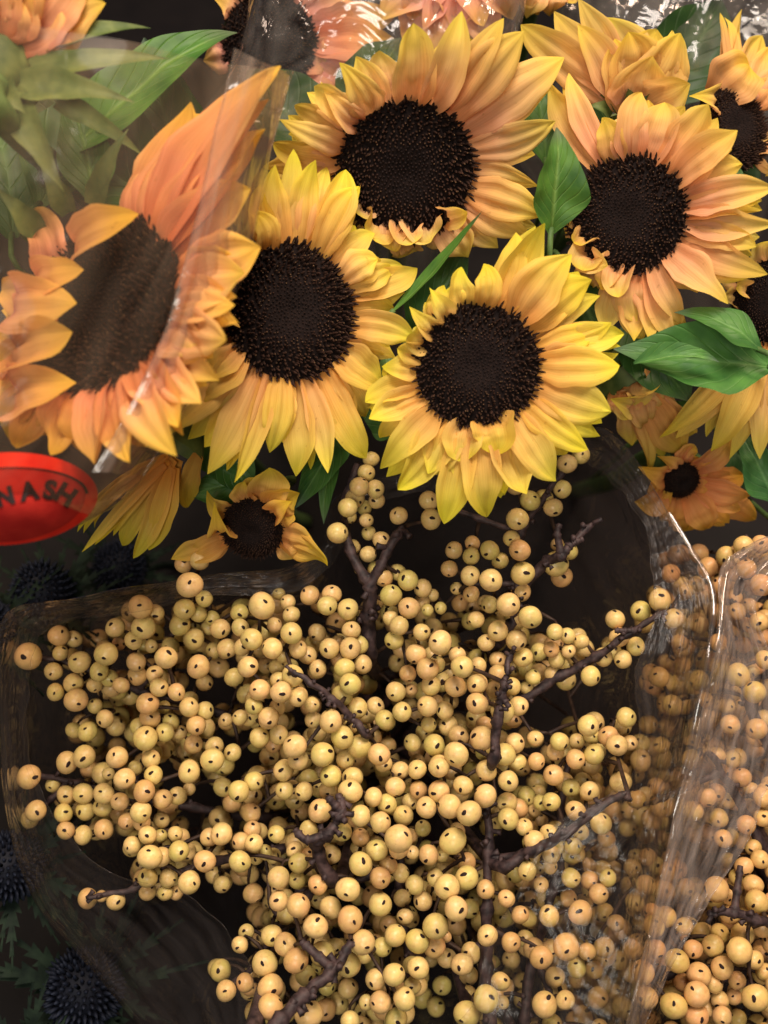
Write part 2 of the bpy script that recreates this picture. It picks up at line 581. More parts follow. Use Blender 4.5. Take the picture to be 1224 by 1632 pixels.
petal_seed = [100]
def sunflower(label, cx, cy, d, rpx, n, petals, tint=(1, 1, 1), group="sunflower heads", disc=True, leaves=(),
              bracts=(), autob=40, back=False, wscale=1.0, florets=1050, lift0=0.002, root_off=(0, 0)):
    c = P(cx, cy, d)
    nn = cdir(*n)
    R = rpx * d / FPX
    mm = d / FPX
    rootp = c + FWD * (c[2] / -FWD[2])
    rootp = rootp + np.array((root_off[0], root_off[1], 0))
    rootp[2] = 0
    root = thing("sunflower", rootp, label, "sunflower", group)
    ax = unit(np.cross(nn, np.array((0.2, 0.3, 0.93))))
    ay = np.cross(nn, ax)
    # stem
    pts = [c - nn * 0.010, c - nn * 0.030 + FWD * 0.01, c * 0.55 + rootp * 0.45 - nn * 0.01, rootp]
    path = catmull(pts, 14)
    path[-1][2] = 0.0
    V, F = tube(path, [0.0048] * 14, 8)
    mesh_obj("stem", V, F, M_STEM, root)
    # receptacle behind the head
    V, F = [], []
    nr, nc = 7, 24
    for i in range(nr):
        t = i / (nr - 1)
        rr = R * (1.02 - 0.75 * t ** 1.5)
        for j in range(nc):
            a = 2 * math.pi * j / nc
            V.append(c - nn * (0.002 + 0.011 * t) + rr * (math.cos(a) * ax + math.sin(a) * ay))
    F = grid_faces(nr, nc, True) + [tuple((nr - 1) * nc + j for j in range(nc))]
    mesh_obj("receptacle", V, F, M_BRACT, root)
    if disc:
        V = []
        nr, nc = 10, 36
        for i in range(nr):
            t = 1 - i / (nr - 1) * 0.97
            z = 0.0045 * (1 - t ** 2.4) - 0.0022 * max(0, 1 - t / 0.4)
            for j in range(nc):
                a = 2 * math.pi * j / nc
                V.append(c + nn * (z + 0.0002) + R * t * (math.cos(a) * ax + math.sin(a) * ay))
        F = grid_faces(nr, nc, True) + [tuple((nr - 1) * nc + j for j in range(nc))]
        dk = mesh_obj("disc", V, F, M_DISC, root)
        J = Join()
        rr_ = random.Random(int(cx * 7 + cy))
        for k in range(florets):
            q = math.sqrt((k + 0.5) / florets)
            a = k * 2.399963 + rr_.uniform(-0.06, 0.06)
            t = q * 1.02
            z = 0.0045 * (1 - min(t, 1) ** 2.4) - 0.0022 * max(0, 1 - t / 0.4)
            rad = math.cos(a) * ax + math.sin(a) * ay
            tan = -math.sin(a) * ax + math.cos(a) * ay
            p = c + nn * z + R * t * rad
            ou = max(0.0, (t - 0.40) / 0.62)
            hgt = (0.0008 + 0.0020 * min(1, ou * 1.7)) * rr_.uniform(0.7, 1.25) * R / 0.022
            wd = (0.00034 + 0.00012 * min(1, ou * 2)) * R / 0.022
            ddir = unit(nn + rad * (0.25 * ou + 0.75 * ou ** 6) + tan * rr_.uniform(-.25, .25) + rad * rr_.uniform(-.2, .2))
            e1 = unit(np.cross(ddir, tan))
            e2 = np.cross(ddir, e1)
            top = p + ddir * hgt
            tone = rr_.uniform(0.35, 0.65) if ou > 0 else rr_.uniform(0.0, 0.3)
            tt = 0.62 + 0.2 * rr_.random()
            if ou > 0 and rr_.random() < 0.36:
                tt = rr_.uniform(0.85, 1.0)
            if ou <= 0:
                tt = 0.3
            vs, at = [], []
            for w_, hh, tn in ((1.0, 0.0, 0.15), (0.95, 0.6, tone), (0.30, 1.0, tt)):
                for m_ in range(5):
                    an = 2 * math.pi * m_ / 5
                    vs.append(p + ddir * hgt * hh + wd * w_ * (math.cos(an) * e1 + math.sin(an) * e2))
                    at.append(tn)
            J.add(vs, grid_faces(3, 5, True) + [(10, 11, 12, 13, 14)], at)
        fo = mesh_obj("florets", J.v, J.f, M_FLORET, None, attr=J.a, smooth=False)
        fo.parent = dk
        fo["kind"] = "stuff"
    # petals: (tip x, tip y, width px, options)
    def put(tipx, tipy, w, o, layer):
        petal_seed[0] += 1
        sd = petal_seed[0]
        r = random.Random(sd)
        lift = o.get('lift', lift0 + r.uniform(-0.002, 0.003))
        flat = on_plane(tipx, tipy, c, nn)
        bx = o.get('b')
        flatb = on_plane(bx[0], bx[1], c, nn) if bx else flat
        vec = flatb - c
        base = c + unit(vec) * R * 0.90 - nn * (0.0012 + 0.0016 * layer) if not (bx and o.get('fix')) else flatb
        tx, ty, td = to_cam(flat)
        td = min(max(td, d - 0.03), d + 0.035) - lift + 0.003 * layer
        tip = P(tipx, tipy, td)
        tip = base + (tip - base) * r.uniform(1.0, 1.07)
        width = w * mm * wscale * 1.04 * r.uniform(0.82, 1.18)
        nv = nn if not back else -nn
        nv = unit(0.75 * nv - 0.35 * FWD) if not back else unit(nv * .5 - FWD)
        V, F, UV = blade(base, tip, width, nv, arch=o.get('arch', r.uniform(0.000, 0.008)), cup=o.get('cup', r.choice((r.uniform(-0.3, 0.3), r.uniform(0.2, 0.8)))),
                         groove=o.get('groove', r.uniform(0.08, 0.20)), twist=o.get('twist', r.gauss(0, 0.38)),
                         bend=o.get('bend', r.uniform(-0.0035, 0.0035)), curl=o.get('curl', r.uniform(-0.006, 0.005)),
                         ripple=o.get('ripple', r.uniform(0.1, 0.42)), wmax=o.get('wmax', r.uniform(0.36, 0.54)), w0=o.get('w0', 0.5),
                         tipp=o.get('tp', r.uniform(1.5, 2.5)), tipq=r.uniform(0.8, 1.0),
                         notch=o.get('notch', 0.05 if r.random() < 0.25 else 0.0), seed=sd)
        ob = mesh_obj("petal", V, F, M_PETAL, root, uv=UV)
        k = r.uniform(0.90, 1.04)
        ob.color = (tint[0] * k, tint[1] * k * r.uniform(0.94, 1.04), tint[2] * k * r.uniform(0.8, 1.2), 1)  # tint puts the light's colour on each head into its petals; rest is random
    for i, pt in enumerate(petals):
        o = pt[3] if len(pt) > 3 else {}
        put(pt[0], pt[1], pt[2], o, o.get('layer', i % 2))
    # a second, shorter row behind
    rr = random.Random(int(cx + cy * 3))
    full = [pt for pt in petals if not (len(pt) > 3 and pt[3].get('noback'))]
    for k in range(autob):
        i = rr.randrange(len(full))
        a, b_ = full[i], full[(i + 1) % len(full)]
        if math.hypot(a[0] - b_[0], a[1] - b_[1]) > 1.5 * rpx:
            b_ = a
        f = rr.uniform(0.3, 0.7)
        tx, ty = a[0] * (1 - f) + b_[0] * f, a[1] * (1 - f) + b_[1] * f
        s = rr.uniform(0.82, 1.0)
        put(cx + (tx - cx) * s, cy + (ty - cy) * s, min(a[2], 90) * rr.uniform(0.8, 1.0), dict(lift=rr.uniform(-0.004, 0.001), cup=0.1), rr.choice((1, 2)))
    for br in bracts:
        V, F, UV = blade(P(*br[0]), P(*br[1]), br[2] * mm, cdir(0, 0.2, 1), arch=br[3] if len(br) > 3 else 0.004, cup=0.3, groove=0.05,
                         wmax=0.25, w0=0.75, tipp=1.0, tipq=1.0, nu=7, nt=14, seed=petal_seed[0] + int(br[1][0]))
        mesh_obj("bract", V, F, M_BRACT, root, uv=UV)
    for lf in leaves:
        add_leaf(root, *lf[:4], **(lf[4] if len(lf) > 4 else {}))
    return root

leaf_seed = [5000]
def add_leaf(root, base, tip, wpx, nrm, tint=(1, 1, 1), arch=0.006, cup=0.35, curl=0.0, twist=0.0, bend=0.0, fold=0.0, ripple=0.10, stalk=True):
    leaf_seed[0] += 1
    mm = base[2] / FPX
    b, t = P(*base), P(*tip)
    V, F, UV = blade(b, t, wpx * mm, cdir(*nrm), arch=arch, cup=cup, groove=0.03, twist=twist, bend=bend, curl=curl, ripple=ripple,
                     wmax=0.36, w0=0.12, tipp=1.35, tipq=0.95, nu=15, nt=26, seed=leaf_seed[0], foldy=fold)
    o = mesh_obj("leaf", V, F, M_LEAF, root, uv=UV)
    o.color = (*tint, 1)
    if stalk:
        e = np.array(root.location)
        mid = b * 0.75 + e * 0.25 + FWD * 0.01
        path = catmull([b + unit(t - b) * 0.002, b - unit(t - b) * 0.012 + FWD * 0.006, mid, e * 0.6 + b * 0.4, e * 0.95 + b * 0.05], 14)
        V, F = tube(path, [0.0011] * 14, 6)
        mesh_obj("leaf_stalk", V, F, M_STEM, root)

GB = dict(cup=0.2, ripple=0.12, twist=0.08, arch=0.003, curl=-0.002, tp=2.5, lift=0.0)      # smooth petals seen from behind
CV = dict(lift=0.011, arch=0.007, curl=0.004, cup=0.7, ripple=0.35, tp=3.2, w0=0.7)   # petals curling over the disc

sunflower("wide open peach-yellow sunflower with crumpled lower petals, above the two bright yellow heads", 645, 273, 0.400, 110, (0.05, -0.50, 0.86), [
    (545, 106, 52), (569, 94, 62), (659, 43, 60, dict(layer=0, cup=.5)), (685, 70, 40), (733, 31, 50, dict(layer=0)), (796, 40, 62), (829, 61, 58, dict(layer=0)),
    (890, 100, 66), (880, 196, 52, dict(layer=0)), (851, 298, 46, dict(curl=-.008)), (864, 345, 55, dict(layer=0)), (843, 376, 50), (790, 392, 45),
    (745, 408, 60, dict(layer=0, cup=.5, curl=-.006)), (757, 332, 46, dict(CV, b=(715, 345), lift=.012)), (690, 396, 60, CV), (655, 404, 56, CV), (622, 410, 52, CV),
    (580, 388, 54, CV), (556, 350, 46, CV), (498, 135, 44), (518, 138, 42, dict(layer=0)), (463, 163, 34, dict(curl=.006)), (450, 192, 46, dict(layer=0)), (437, 228, 46), (427, 267, 48)],
    tint=(1.0, 0.96, 1.15), lift0=0.006, leaves=[
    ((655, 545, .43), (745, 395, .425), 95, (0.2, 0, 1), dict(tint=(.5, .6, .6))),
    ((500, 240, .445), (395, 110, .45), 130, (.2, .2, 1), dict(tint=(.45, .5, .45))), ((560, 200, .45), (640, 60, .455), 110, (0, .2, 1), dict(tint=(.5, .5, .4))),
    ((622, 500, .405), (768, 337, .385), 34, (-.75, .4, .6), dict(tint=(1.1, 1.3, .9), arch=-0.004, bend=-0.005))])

sunflower("yellow sunflower with long drooping lower petals, half tucked under the stickered sleeve edge", 463, 497, 0.386, 108, (0.40, -0.05, 0.9), [
    (400, 335, 46), (412, 298, 44), (440, 268, 48, dict(layer=0)), (467, 248, 46), (500, 262, 50, dict(layer=0)), (551, 272, 46, dict(lift=.008)), (569, 303, 50, dict(layer=0, lift=.006)),
    (597, 372, 52), (600, 415, 50, dict(layer=0)), (663, 427, 52), (655, 543, 52, dict(layer=0)), (608, 610, 58, dict(ripple=.3)), (586, 728, 54, dict(layer=0)), (560, 680, 44),
    (518, 754, 42, dict(layer=0)), (476, 756, 42), (450, 700, 44), (432, 718, 42, dict(layer=0)), (375, 760, 46), (334, 750, 52, dict(layer=0)), (266, 692, 58, dict(cup=.1)),
    (300, 640, 50), (318, 600, 46, dict(layer=0)), (326, 555, 46), (345, 500, 44)], tint=(1.0, 1.06, 0.85), leaves=[
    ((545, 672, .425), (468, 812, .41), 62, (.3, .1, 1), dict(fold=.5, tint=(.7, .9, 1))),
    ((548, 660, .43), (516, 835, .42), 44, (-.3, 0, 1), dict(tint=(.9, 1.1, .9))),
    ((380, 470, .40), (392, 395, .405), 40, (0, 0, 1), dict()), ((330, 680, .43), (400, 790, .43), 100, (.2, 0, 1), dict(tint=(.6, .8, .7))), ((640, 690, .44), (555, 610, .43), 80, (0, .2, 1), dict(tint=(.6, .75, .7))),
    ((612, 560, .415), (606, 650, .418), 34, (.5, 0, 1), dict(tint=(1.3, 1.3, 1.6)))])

sunflower("round bright yellow sunflower whose lower petals hang over the berries", 761, 583, 0.380, 99, (0.02, -0.06, 1), [
    (688, 462, 40, dict(ripple=.5, cup=.7, lift=.005)), (735, 428, 40, dict(ripple=.5, cup=.6)), (772, 425, 40, dict(ripple=.4)), (822, 374, 56, dict(layer=0)), (864, 362, 58), (905, 413, 62, dict(layer=0)),
    (943, 446, 62), (965, 518, 58, dict(layer=1)), (996, 531, 46, dict(layer=2)), (980, 583, 66, dict(layer=0)), (968, 656, 60), (954, 690, 46, dict(curl=-.006)), (932, 710, 50, dict(layer=0, curl=-.004)),
    (884, 763, 62, dict(layer=0)), (836, 786, 54), (778, 824, 56, dict(layer=1)), (790, 720, 62, dict(layer=0, tp=3.)), (710, 826, 62), (684, 750, 54, dict(layer=0)), (740, 735, 58, dict(layer=0, tp=3.)), (633, 781, 60, dict(layer=1)),
    (611, 742, 46, dict(layer=0)), (588, 668, 46), (586, 640, 40, dict(layer=0)), (618, 582, 44), (632, 556, 38, dict(cup=.7, lift=.004)), (646, 528, 36, dict(cup=.7, ripple=.5)), (662, 494, 38, dict(cup=.7, ripple=.5, lift=.006))],
    tint=(1.0, 1.10, 0.75))

sunflower("peach-yellow sunflower turned sideways beside an upright pointed green leaf", 998, 345, 0.396, 94, (-0.40, -0.10, 0.91), [
    (907, 117, 46, dict(layer=0)), (880, 140, 46), (960, 190, 44), (1022, 154, 58, dict(layer=0)), (1056, 163, 58), (1128, 172, 62, dict(layer=0)), (1172, 211, 62), (1166, 240, 52),
    (1222, 298, 56, dict(layer=0)), (1212, 330, 50), (1232, 352, 56, dict(layer=0)), (1205, 395, 50), (1212, 428, 56), (1153, 477, 58, dict(layer=0)), (1091, 512, 44, dict(curl=-.01)), (1076, 546, 38),
    (1035, 541, 52, dict(layer=0)), (1011, 540, 52), (987, 484, 46, dict(CV, lift=.006)), (973, 519, 46), (980, 432, 40, dict(CV, b=(940, 420))), (942, 312, 46, dict(CV, b=(918, 330), lift=.008)), (897, 346, 40, dict(curl=.006)), (905, 400, 42, CV),
    (925, 445, 46, CV), (955, 470, 44, dict(CV, lift=.007))],
    tint=(1.0, 0.95, 1.15), leaves=[
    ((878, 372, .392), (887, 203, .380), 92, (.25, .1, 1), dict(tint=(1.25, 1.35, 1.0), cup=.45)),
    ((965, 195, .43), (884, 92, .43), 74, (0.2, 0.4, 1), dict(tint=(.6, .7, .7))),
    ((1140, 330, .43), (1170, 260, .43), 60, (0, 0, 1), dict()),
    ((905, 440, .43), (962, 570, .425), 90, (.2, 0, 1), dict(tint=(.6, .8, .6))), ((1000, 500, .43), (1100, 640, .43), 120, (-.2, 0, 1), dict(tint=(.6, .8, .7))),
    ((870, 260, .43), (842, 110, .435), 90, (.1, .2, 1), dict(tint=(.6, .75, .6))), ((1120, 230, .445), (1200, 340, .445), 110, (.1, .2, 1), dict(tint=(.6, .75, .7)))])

sunflower("large orange sunflower seen through the clear film of the stickered sleeve", 160, 487, 0.345, 146, (-0.42, 0.26, 0.87), [
    (235, 290, 70, dict(layer=2)), (305, 174, 92, dict(layer=1, lift=.004, groove=.2, twist=.1)), (372, 180, 92, dict(layer=2, groove=.2)), (440, 132, 100, dict(layer=0, lift=.0, twist=0, groove=.2)), (412, 215, 92, dict(layer=1, groove=.2)), (330, 240, 80, dict(layer=2)), (392, 310, 95, dict(layer=1)), (400, 392, 84, dict(cup=.2)), (388, 440, 70), (378, 490, 74), (362, 545, 70), (340, 600, 70), (318, 640, 64), (292, 684, 62),
    (270, 716, 70), (215, 735, 74), (160, 745, 72), (95, 730, 70), (218, 343, 62, dict(b=(118, 410), fix=1, tp=3.6, w0=.8, bend=0.004, lift=.016, layer=0, arch=.010, cup=.4, curl=.0)),
    (54, 345, 60, dict(b=(92, 440), fix=1, tp=3.6, w0=.8, bend=0.004, lift=.014, layer=0, cup=.6, ripple=.5)), (122, 486, 84, dict(b=(30, 500), fix=1, tp=3.6, w0=.8, bend=0.004, lift=.018, arch=.012, ripple=.5, cup=.3)),
    (98, 455, 60, dict(b=(60, 560), fix=1, tp=3.6, w0=.8, bend=0.004, lift=.016, ripple=.5)), (118, 532, 86, dict(b=(25, 575), fix=1, tp=3.6, w0=.8, bend=0.004, lift=.018, arch=.010, ripple=.5, cup=.4, layer=0)), (92, 606, 80, dict(b=(25, 640), fix=1, tp=3.6, w0=.8, bend=0.004, lift=.014, arch=.008, ripple=.4, layer=0)), (132, 430, 74, dict(b=(70, 470), fix=1, tp=3.6, w0=.8, bend=0.004, lift=.018, arch=.010, ripple=.4, layer=0)), (8, 470, 62, dict(CV, lift=.012)), (5, 520, 70, dict(lift=.012, ripple=.4)),
    (-10, 585, 60, dict(lift=.008)), (-5, 640, 62, dict(lift=.006)), (0, 690, 66, dict(lift=.004)), (40, 715, 66)],
    tint=(1.0, 0.78, 1.0), group="sunflowers inside the stickered sleeve", wscale=1.0, florets=1200, leaves=[
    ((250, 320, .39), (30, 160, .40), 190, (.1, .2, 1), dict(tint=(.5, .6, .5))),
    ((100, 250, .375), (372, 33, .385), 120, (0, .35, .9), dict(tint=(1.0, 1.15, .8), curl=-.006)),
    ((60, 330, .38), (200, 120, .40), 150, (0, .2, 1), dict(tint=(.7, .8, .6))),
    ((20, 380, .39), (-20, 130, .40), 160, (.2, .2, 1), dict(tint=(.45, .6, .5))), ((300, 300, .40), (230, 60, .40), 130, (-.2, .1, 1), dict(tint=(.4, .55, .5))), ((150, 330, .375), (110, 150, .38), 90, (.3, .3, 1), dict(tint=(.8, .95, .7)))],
    bracts=[((60, 370, .352), (-5, 300, .345), 44), ((110, 340, .355), (60, 240, .345), 40), ((150, 330, .36), (205, 205, .35), 44)])

sunflower("orange sunflower shown from behind with pointed green bracts, inside the stickered sleeve", -5, 118, 0.345, 70, (-0.2, 0.55, -0.6), [
    (165, 4, 95, GB), (130, -40, 90, GB), (60, -70, 90, GB), (10, -80, 80, GB), (-50, -60, 80, GB), (110, 10, 90, GB), (30, -30, 90, GB), (70, 0, 90, GB), (0, 0, 90, GB)],
    tint=(1.0, 0.80, 1.1), group="sunflowers inside the stickered sleeve", disc=False, autob=0, back=True, bracts=[
    ((30, 135, .335), (214, 163, .335), 62), ((50, 115, .338), (272, 94, .345), 50), ((10, 150, .335), (102, 305, .34), 62, .006), ((70, 70, .338), (240, 45, .35), 40),
    ((0, 150, .334), (40, 180, .33), 60), ((90, 160, .345), (230, 250, .36), 40)])

sunflower("peach sunflower turned away, its green bracts showing above the sideways head", 1006, 165, 0.425, 52, (-0.25, 0.75, 0.25), [
    (842, 47, 48, GB), (890, 24, 44, GB), (925, 0, 40, GB), (968, 31, 72, GB), (1005, 62, 70, GB), (1049, 50, 74, GB), (1082, 62, 62, GB), (1094, 140, 60, GB), (1040, 100, 74, GB), (985, 70, 60, GB), (930, 50, 50, GB)],
    tint=(1.0, 0.92, 1.15), disc=False, autob=4, back=True, wscale=1.2, group="sunflower heads", bracts=[
    ((985, 165, .414), (960, 85, .405), 26), ((1000, 165, .412), (1003, 125, .405), 26), ((985, 175, .412), (950, 150, .41), 26), ((1015, 180, .412), (1035, 150, .405), 28),
    ((975, 185, .412), (935, 170, .41), 30), ((1040, 190, .412), (1062, 168, .407), 24)])

sunflower("peach sunflower with narrow upright petals and a mostly hidden dark disc", 1168, 205, 0.432, 66, (0.35, 0.1, 0.9), [
    (1150, 26, 24), (1161, 23, 24), (1182, 26, 22), (1214, 60, 52), (1234, 70, 56), (1196, 104, 92, dict(b=(1150, 160), lift=.008)), (1110, 150, 56, dict(lift=.01)), (1235, 222, 24, dict(lift=.01)), (1238, 276, 30, dict(lift=.01)),
    (1225, 150, 60), (1250, 120, 60), (1090, 210, 50), (1180, 130, 60)],
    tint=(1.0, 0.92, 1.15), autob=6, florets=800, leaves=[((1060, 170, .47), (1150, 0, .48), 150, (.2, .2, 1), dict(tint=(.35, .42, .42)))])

sunflower("yellow sunflower half hidden by the broad curled green leaf", 1236, 480, 0.415, 66, (-0.25, -0.25, 0.93), [
    (1061, 690, 46, dict(b=(1200, 560))), (1082, 694, 46, dict(b=(1205, 560))), (1136, 716, 50, dict(b=(1215, 560))), (1166, 721, 52, dict(b=(1220, 560))), (1213, 726, 56), (1245, 720, 50), (1157, 457, 30, CV), (1150, 480, 36), (1165, 440, 36),
    (1290, 620, 50), (1320, 540, 50), (1320, 440, 50), (1280, 380, 50), (1220, 375, 44)], tint=(1.0, 1.0, 1.0), lift0=0.006, autob=5, florets=800, leaves=[
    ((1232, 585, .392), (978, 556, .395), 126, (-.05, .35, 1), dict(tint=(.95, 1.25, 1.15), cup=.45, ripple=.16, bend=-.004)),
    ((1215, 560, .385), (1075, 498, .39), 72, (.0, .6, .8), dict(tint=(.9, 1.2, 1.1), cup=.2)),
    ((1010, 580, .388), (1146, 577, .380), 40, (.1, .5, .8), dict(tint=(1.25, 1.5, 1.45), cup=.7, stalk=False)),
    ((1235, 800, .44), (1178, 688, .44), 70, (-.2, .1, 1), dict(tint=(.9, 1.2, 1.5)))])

sunflower("withered half-open sunflower with a few folded petals, over the edge of the berry sleeve", 402, 842, 0.412, 50, (-0.12, -0.35, 0.92), [
    (431, 744, 62, dict(cup=.5)), (470, 792, 56, dict(layer=0)), (345, 826, 46, dict(lift=.012, ripple=.4)), (330, 790, 38), (279, 886, 36, dict(layer=0)), (299, 888, 36), (463, 800, 40, dict(lift=.006)), (526, 896, 50, dict(layer=0)), (500, 872, 44), (478, 886, 40),
    (390, 770, 44)], tint=(1.0, 0.90, 0.7), autob=4, florets=700, group="small sunflowers below the main heads", leaves=[
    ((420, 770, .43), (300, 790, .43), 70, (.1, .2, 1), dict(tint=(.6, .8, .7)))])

sunflower("drooping yellow sunflower seen from the side, its petals hanging over dark foliage", 282, 722, 0.398, 40, (-0.45, -0.8, 0.25), [
    (190, 772, 32), (299, 806, 36, dict(b=(300, 730))), (243, 863, 46), (262, 800, 40), (214, 884, 42), (160, 866, 32), (143, 877, 22), (133, 843, 22), (205, 800, 34), (180, 850, 30), (230, 840, 40)],
    tint=(1.0, 1.06, 0.7), disc=False, autob=3, back=True, wscale=0.86, group="small sunflowers below the main heads")

sunflower("sunflower with a dark disc behind the shiny film, above the peach-yellow head", 430, 70, 0.462, 75, (0.15, -0.2, 0.95), [
    (622, 22, 60), (600, 70, 62), (628, 62, 60), (592, 115, 60), (540, 150, 60), (500, 160, 60), (560, 0, 60), (500, -60, 60), (420, -80, 60), (350, 0, 60), (330, 90, 60), (580, 40, 60), (470, 190, 60), (540, 100, 60)],
    tint=(1.0, 0.80, 1.4), group="sunflowers behind the far sleeve", autob=8, florets=800)

sunflower("peach sunflower whose broad petals hang down behind the film, above the open head", 725, -75, 0.452, 55, (0.0, -0.35, 0.9), [
    (612, 25, 60), (645, 62, 66), (700, 88, 76), (745, 72, 70), (792, 78, 66), (816, 30, 60), (770, 40, 60), (660, 30, 60), (850, -30, 60), (600, -40, 60), (720, 40, 70)],
    tint=(1.0, 0.80, 1.7), group="sunflowers behind the far sleeve", autob=6, florets=420, lift0=0.006)

sunflower("mostly hidden sunflower, only petals showing beyond the turned-away head", 885, -65, 0.455, 50, (0.1, -0.3, 0.95), [
    (842, 25, 44), (880, 22, 46), (905, 10, 44), (930, -10, 44), (820, 0, 44), (960, -60, 44), (800, -60, 44)], tint=(1, .9, 1.2), group="sunflowers behind the far sleeve", autob=4, florets=420)

sunflower("shaded sunflower with tangled hanging petals under the round yellow head", 1005, 600, 0.425, 52, (0.25, -0.65, 0.6), [
    (1030, 676, 42), (1005, 705, 40), (985, 640, 40), (1036, 757, 40), (1083, 712, 48), (1112, 695, 42), (1062, 645, 42), (965, 660, 38), (1020, 640, 44), (1050, 610, 40), (1000, 665, 40)],
    tint=(1.0, .98, 1.0), group="small sunflowers below the main heads", autob=16, disc=False, wscale=1.1, lift0=.004)

sunflower("shaded orange sunflower low down between the two berry sleeves", 1085, 765, 0.450, 30, (0.1, -0.35, 0.9), [
    (1060, 738, 34), (1068, 778, 34), (1145, 735, 40), (1182, 758, 40), (1180, 812, 44), (1160, 832, 44), (1128, 842, 46), (1095, 850, 46), (1060, 830, 44), (1130, 770, 40), (1040, 790, 40), (1110, 720, 40), (1200, 790, 44), (1205, 830, 44), (1030, 750, 40), (1015, 800, 40), (1165, 700, 40)],
    tint=(0.95, .74, 0.7), group="small sunflowers below the main heads", autob=14, florets=400, leaves=[
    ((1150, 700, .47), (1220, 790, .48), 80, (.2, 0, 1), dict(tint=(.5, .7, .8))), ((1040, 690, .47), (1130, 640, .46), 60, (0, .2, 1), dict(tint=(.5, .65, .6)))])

# ------------------------------------------------------------------ berries
def berry_mesh(name, variant):
    r = random.Random(variant * 11 + 3)
    nr, nc = 15, 22
    V, F, mi = [], [], []
    ex, ey = r.uniform(0.75, 1.0), r.uniform(1.15, 1.6)
    pinch = r.uniform(0.90, 1.0)
    th = [0.0, 0.145, 0.20] + [0.20 + (math.pi - 0.20) * (k / (nr - 3)) for k in range(1, nr - 2)]
    for i, t in enumerate(th):
        for j in range(nc):
            a = 2 * math.pi * j / nc
            tt = t
            if i in (1, 2):
                k = 1.0 / math.sqrt((math.cos(a) / ex) ** 2 + (math.sin(a) / ey) ** 2)
                tt = t * k * (1 + 0.07 * math.sin(3 * a + variant))
            s = math.sin(tt)
            rad = 1.0 + (0.03 * math.sin(2 * a + variant) + 0.018 * math.sin(3 * a + 2 * variant + 2 * t)) * s
            z = math.cos(tt) * pinch
            if i <= 1:
                z += 0.022 if i == 0 else 0.008      # dried calyx, slightly raised
            elif i == 2:
                z -= 0.014
            V.append((s * math.cos(a) * rad, s * math.sin(a) * rad, z))
    for i in range(len(th) - 1):
        for j in range(nc):
            k = (j + 1) % nc
            f = (i * nc + j, (i + 1) * nc + j, (i + 1) * nc + k, i * nc + k)
            F.append(f)
            mi.append(1 if i < 1 or (i == 1 and variant % 2) else 0)
    me = bpy.data.meshes.new(name)
    me.from_pydata(V, [], F)
    me.polygons.foreach_set("use_smooth", [True] * len(F))
    me.materials.append(M_BERRY)
    me.materials.append(M_DOT)
    me.polygons.foreach_set("material_index", mi)
    me.validate()
    return me
BERRY = [berry_mesh("berry", k) for k in range(6)]

T = {}
T[(0, 820)] = "795,215,40 865,200,45 822,305,60 885,365,38 800,410,50 860,430,40 780,480,50 920,450,35 905,490,35 955,495,45 840,540,48 860,660,53 610,400,55 670,430,45 622,490,55 580,545,42 500,490,45 515,560,30 655,570,30 720,620,52 255,525,48 320,540,38 262,600,35 122,615,62 232,680,42 345,640,50 460,605,55 430,680,45 318,730,45 240,770,40 330,805,55 410,740,35 475,710,40 525,740,38 590,640,45 595,698,45 670,690,38 690,750,42 765,770,40 412,830,35 455,885,40 640,820,52 712,835,28 820,835,45 890,850,40 650,880,48 740,900,40 850,915,45 715,945,42 380,940,45 320,935,40 630,970,57 840,995,42 780,945,32 600,920,40 1038,425,40 1042,490,40 1135,395,62 925,590,38 985,580,45 1050,575,40 1090,540,50 1075,660,48 1015,705,45 1125,760,48 1100,830,40 1165,880,48 1180,580,50 1190,480,35 1040,880,35 980,890,30 1125,965,45"
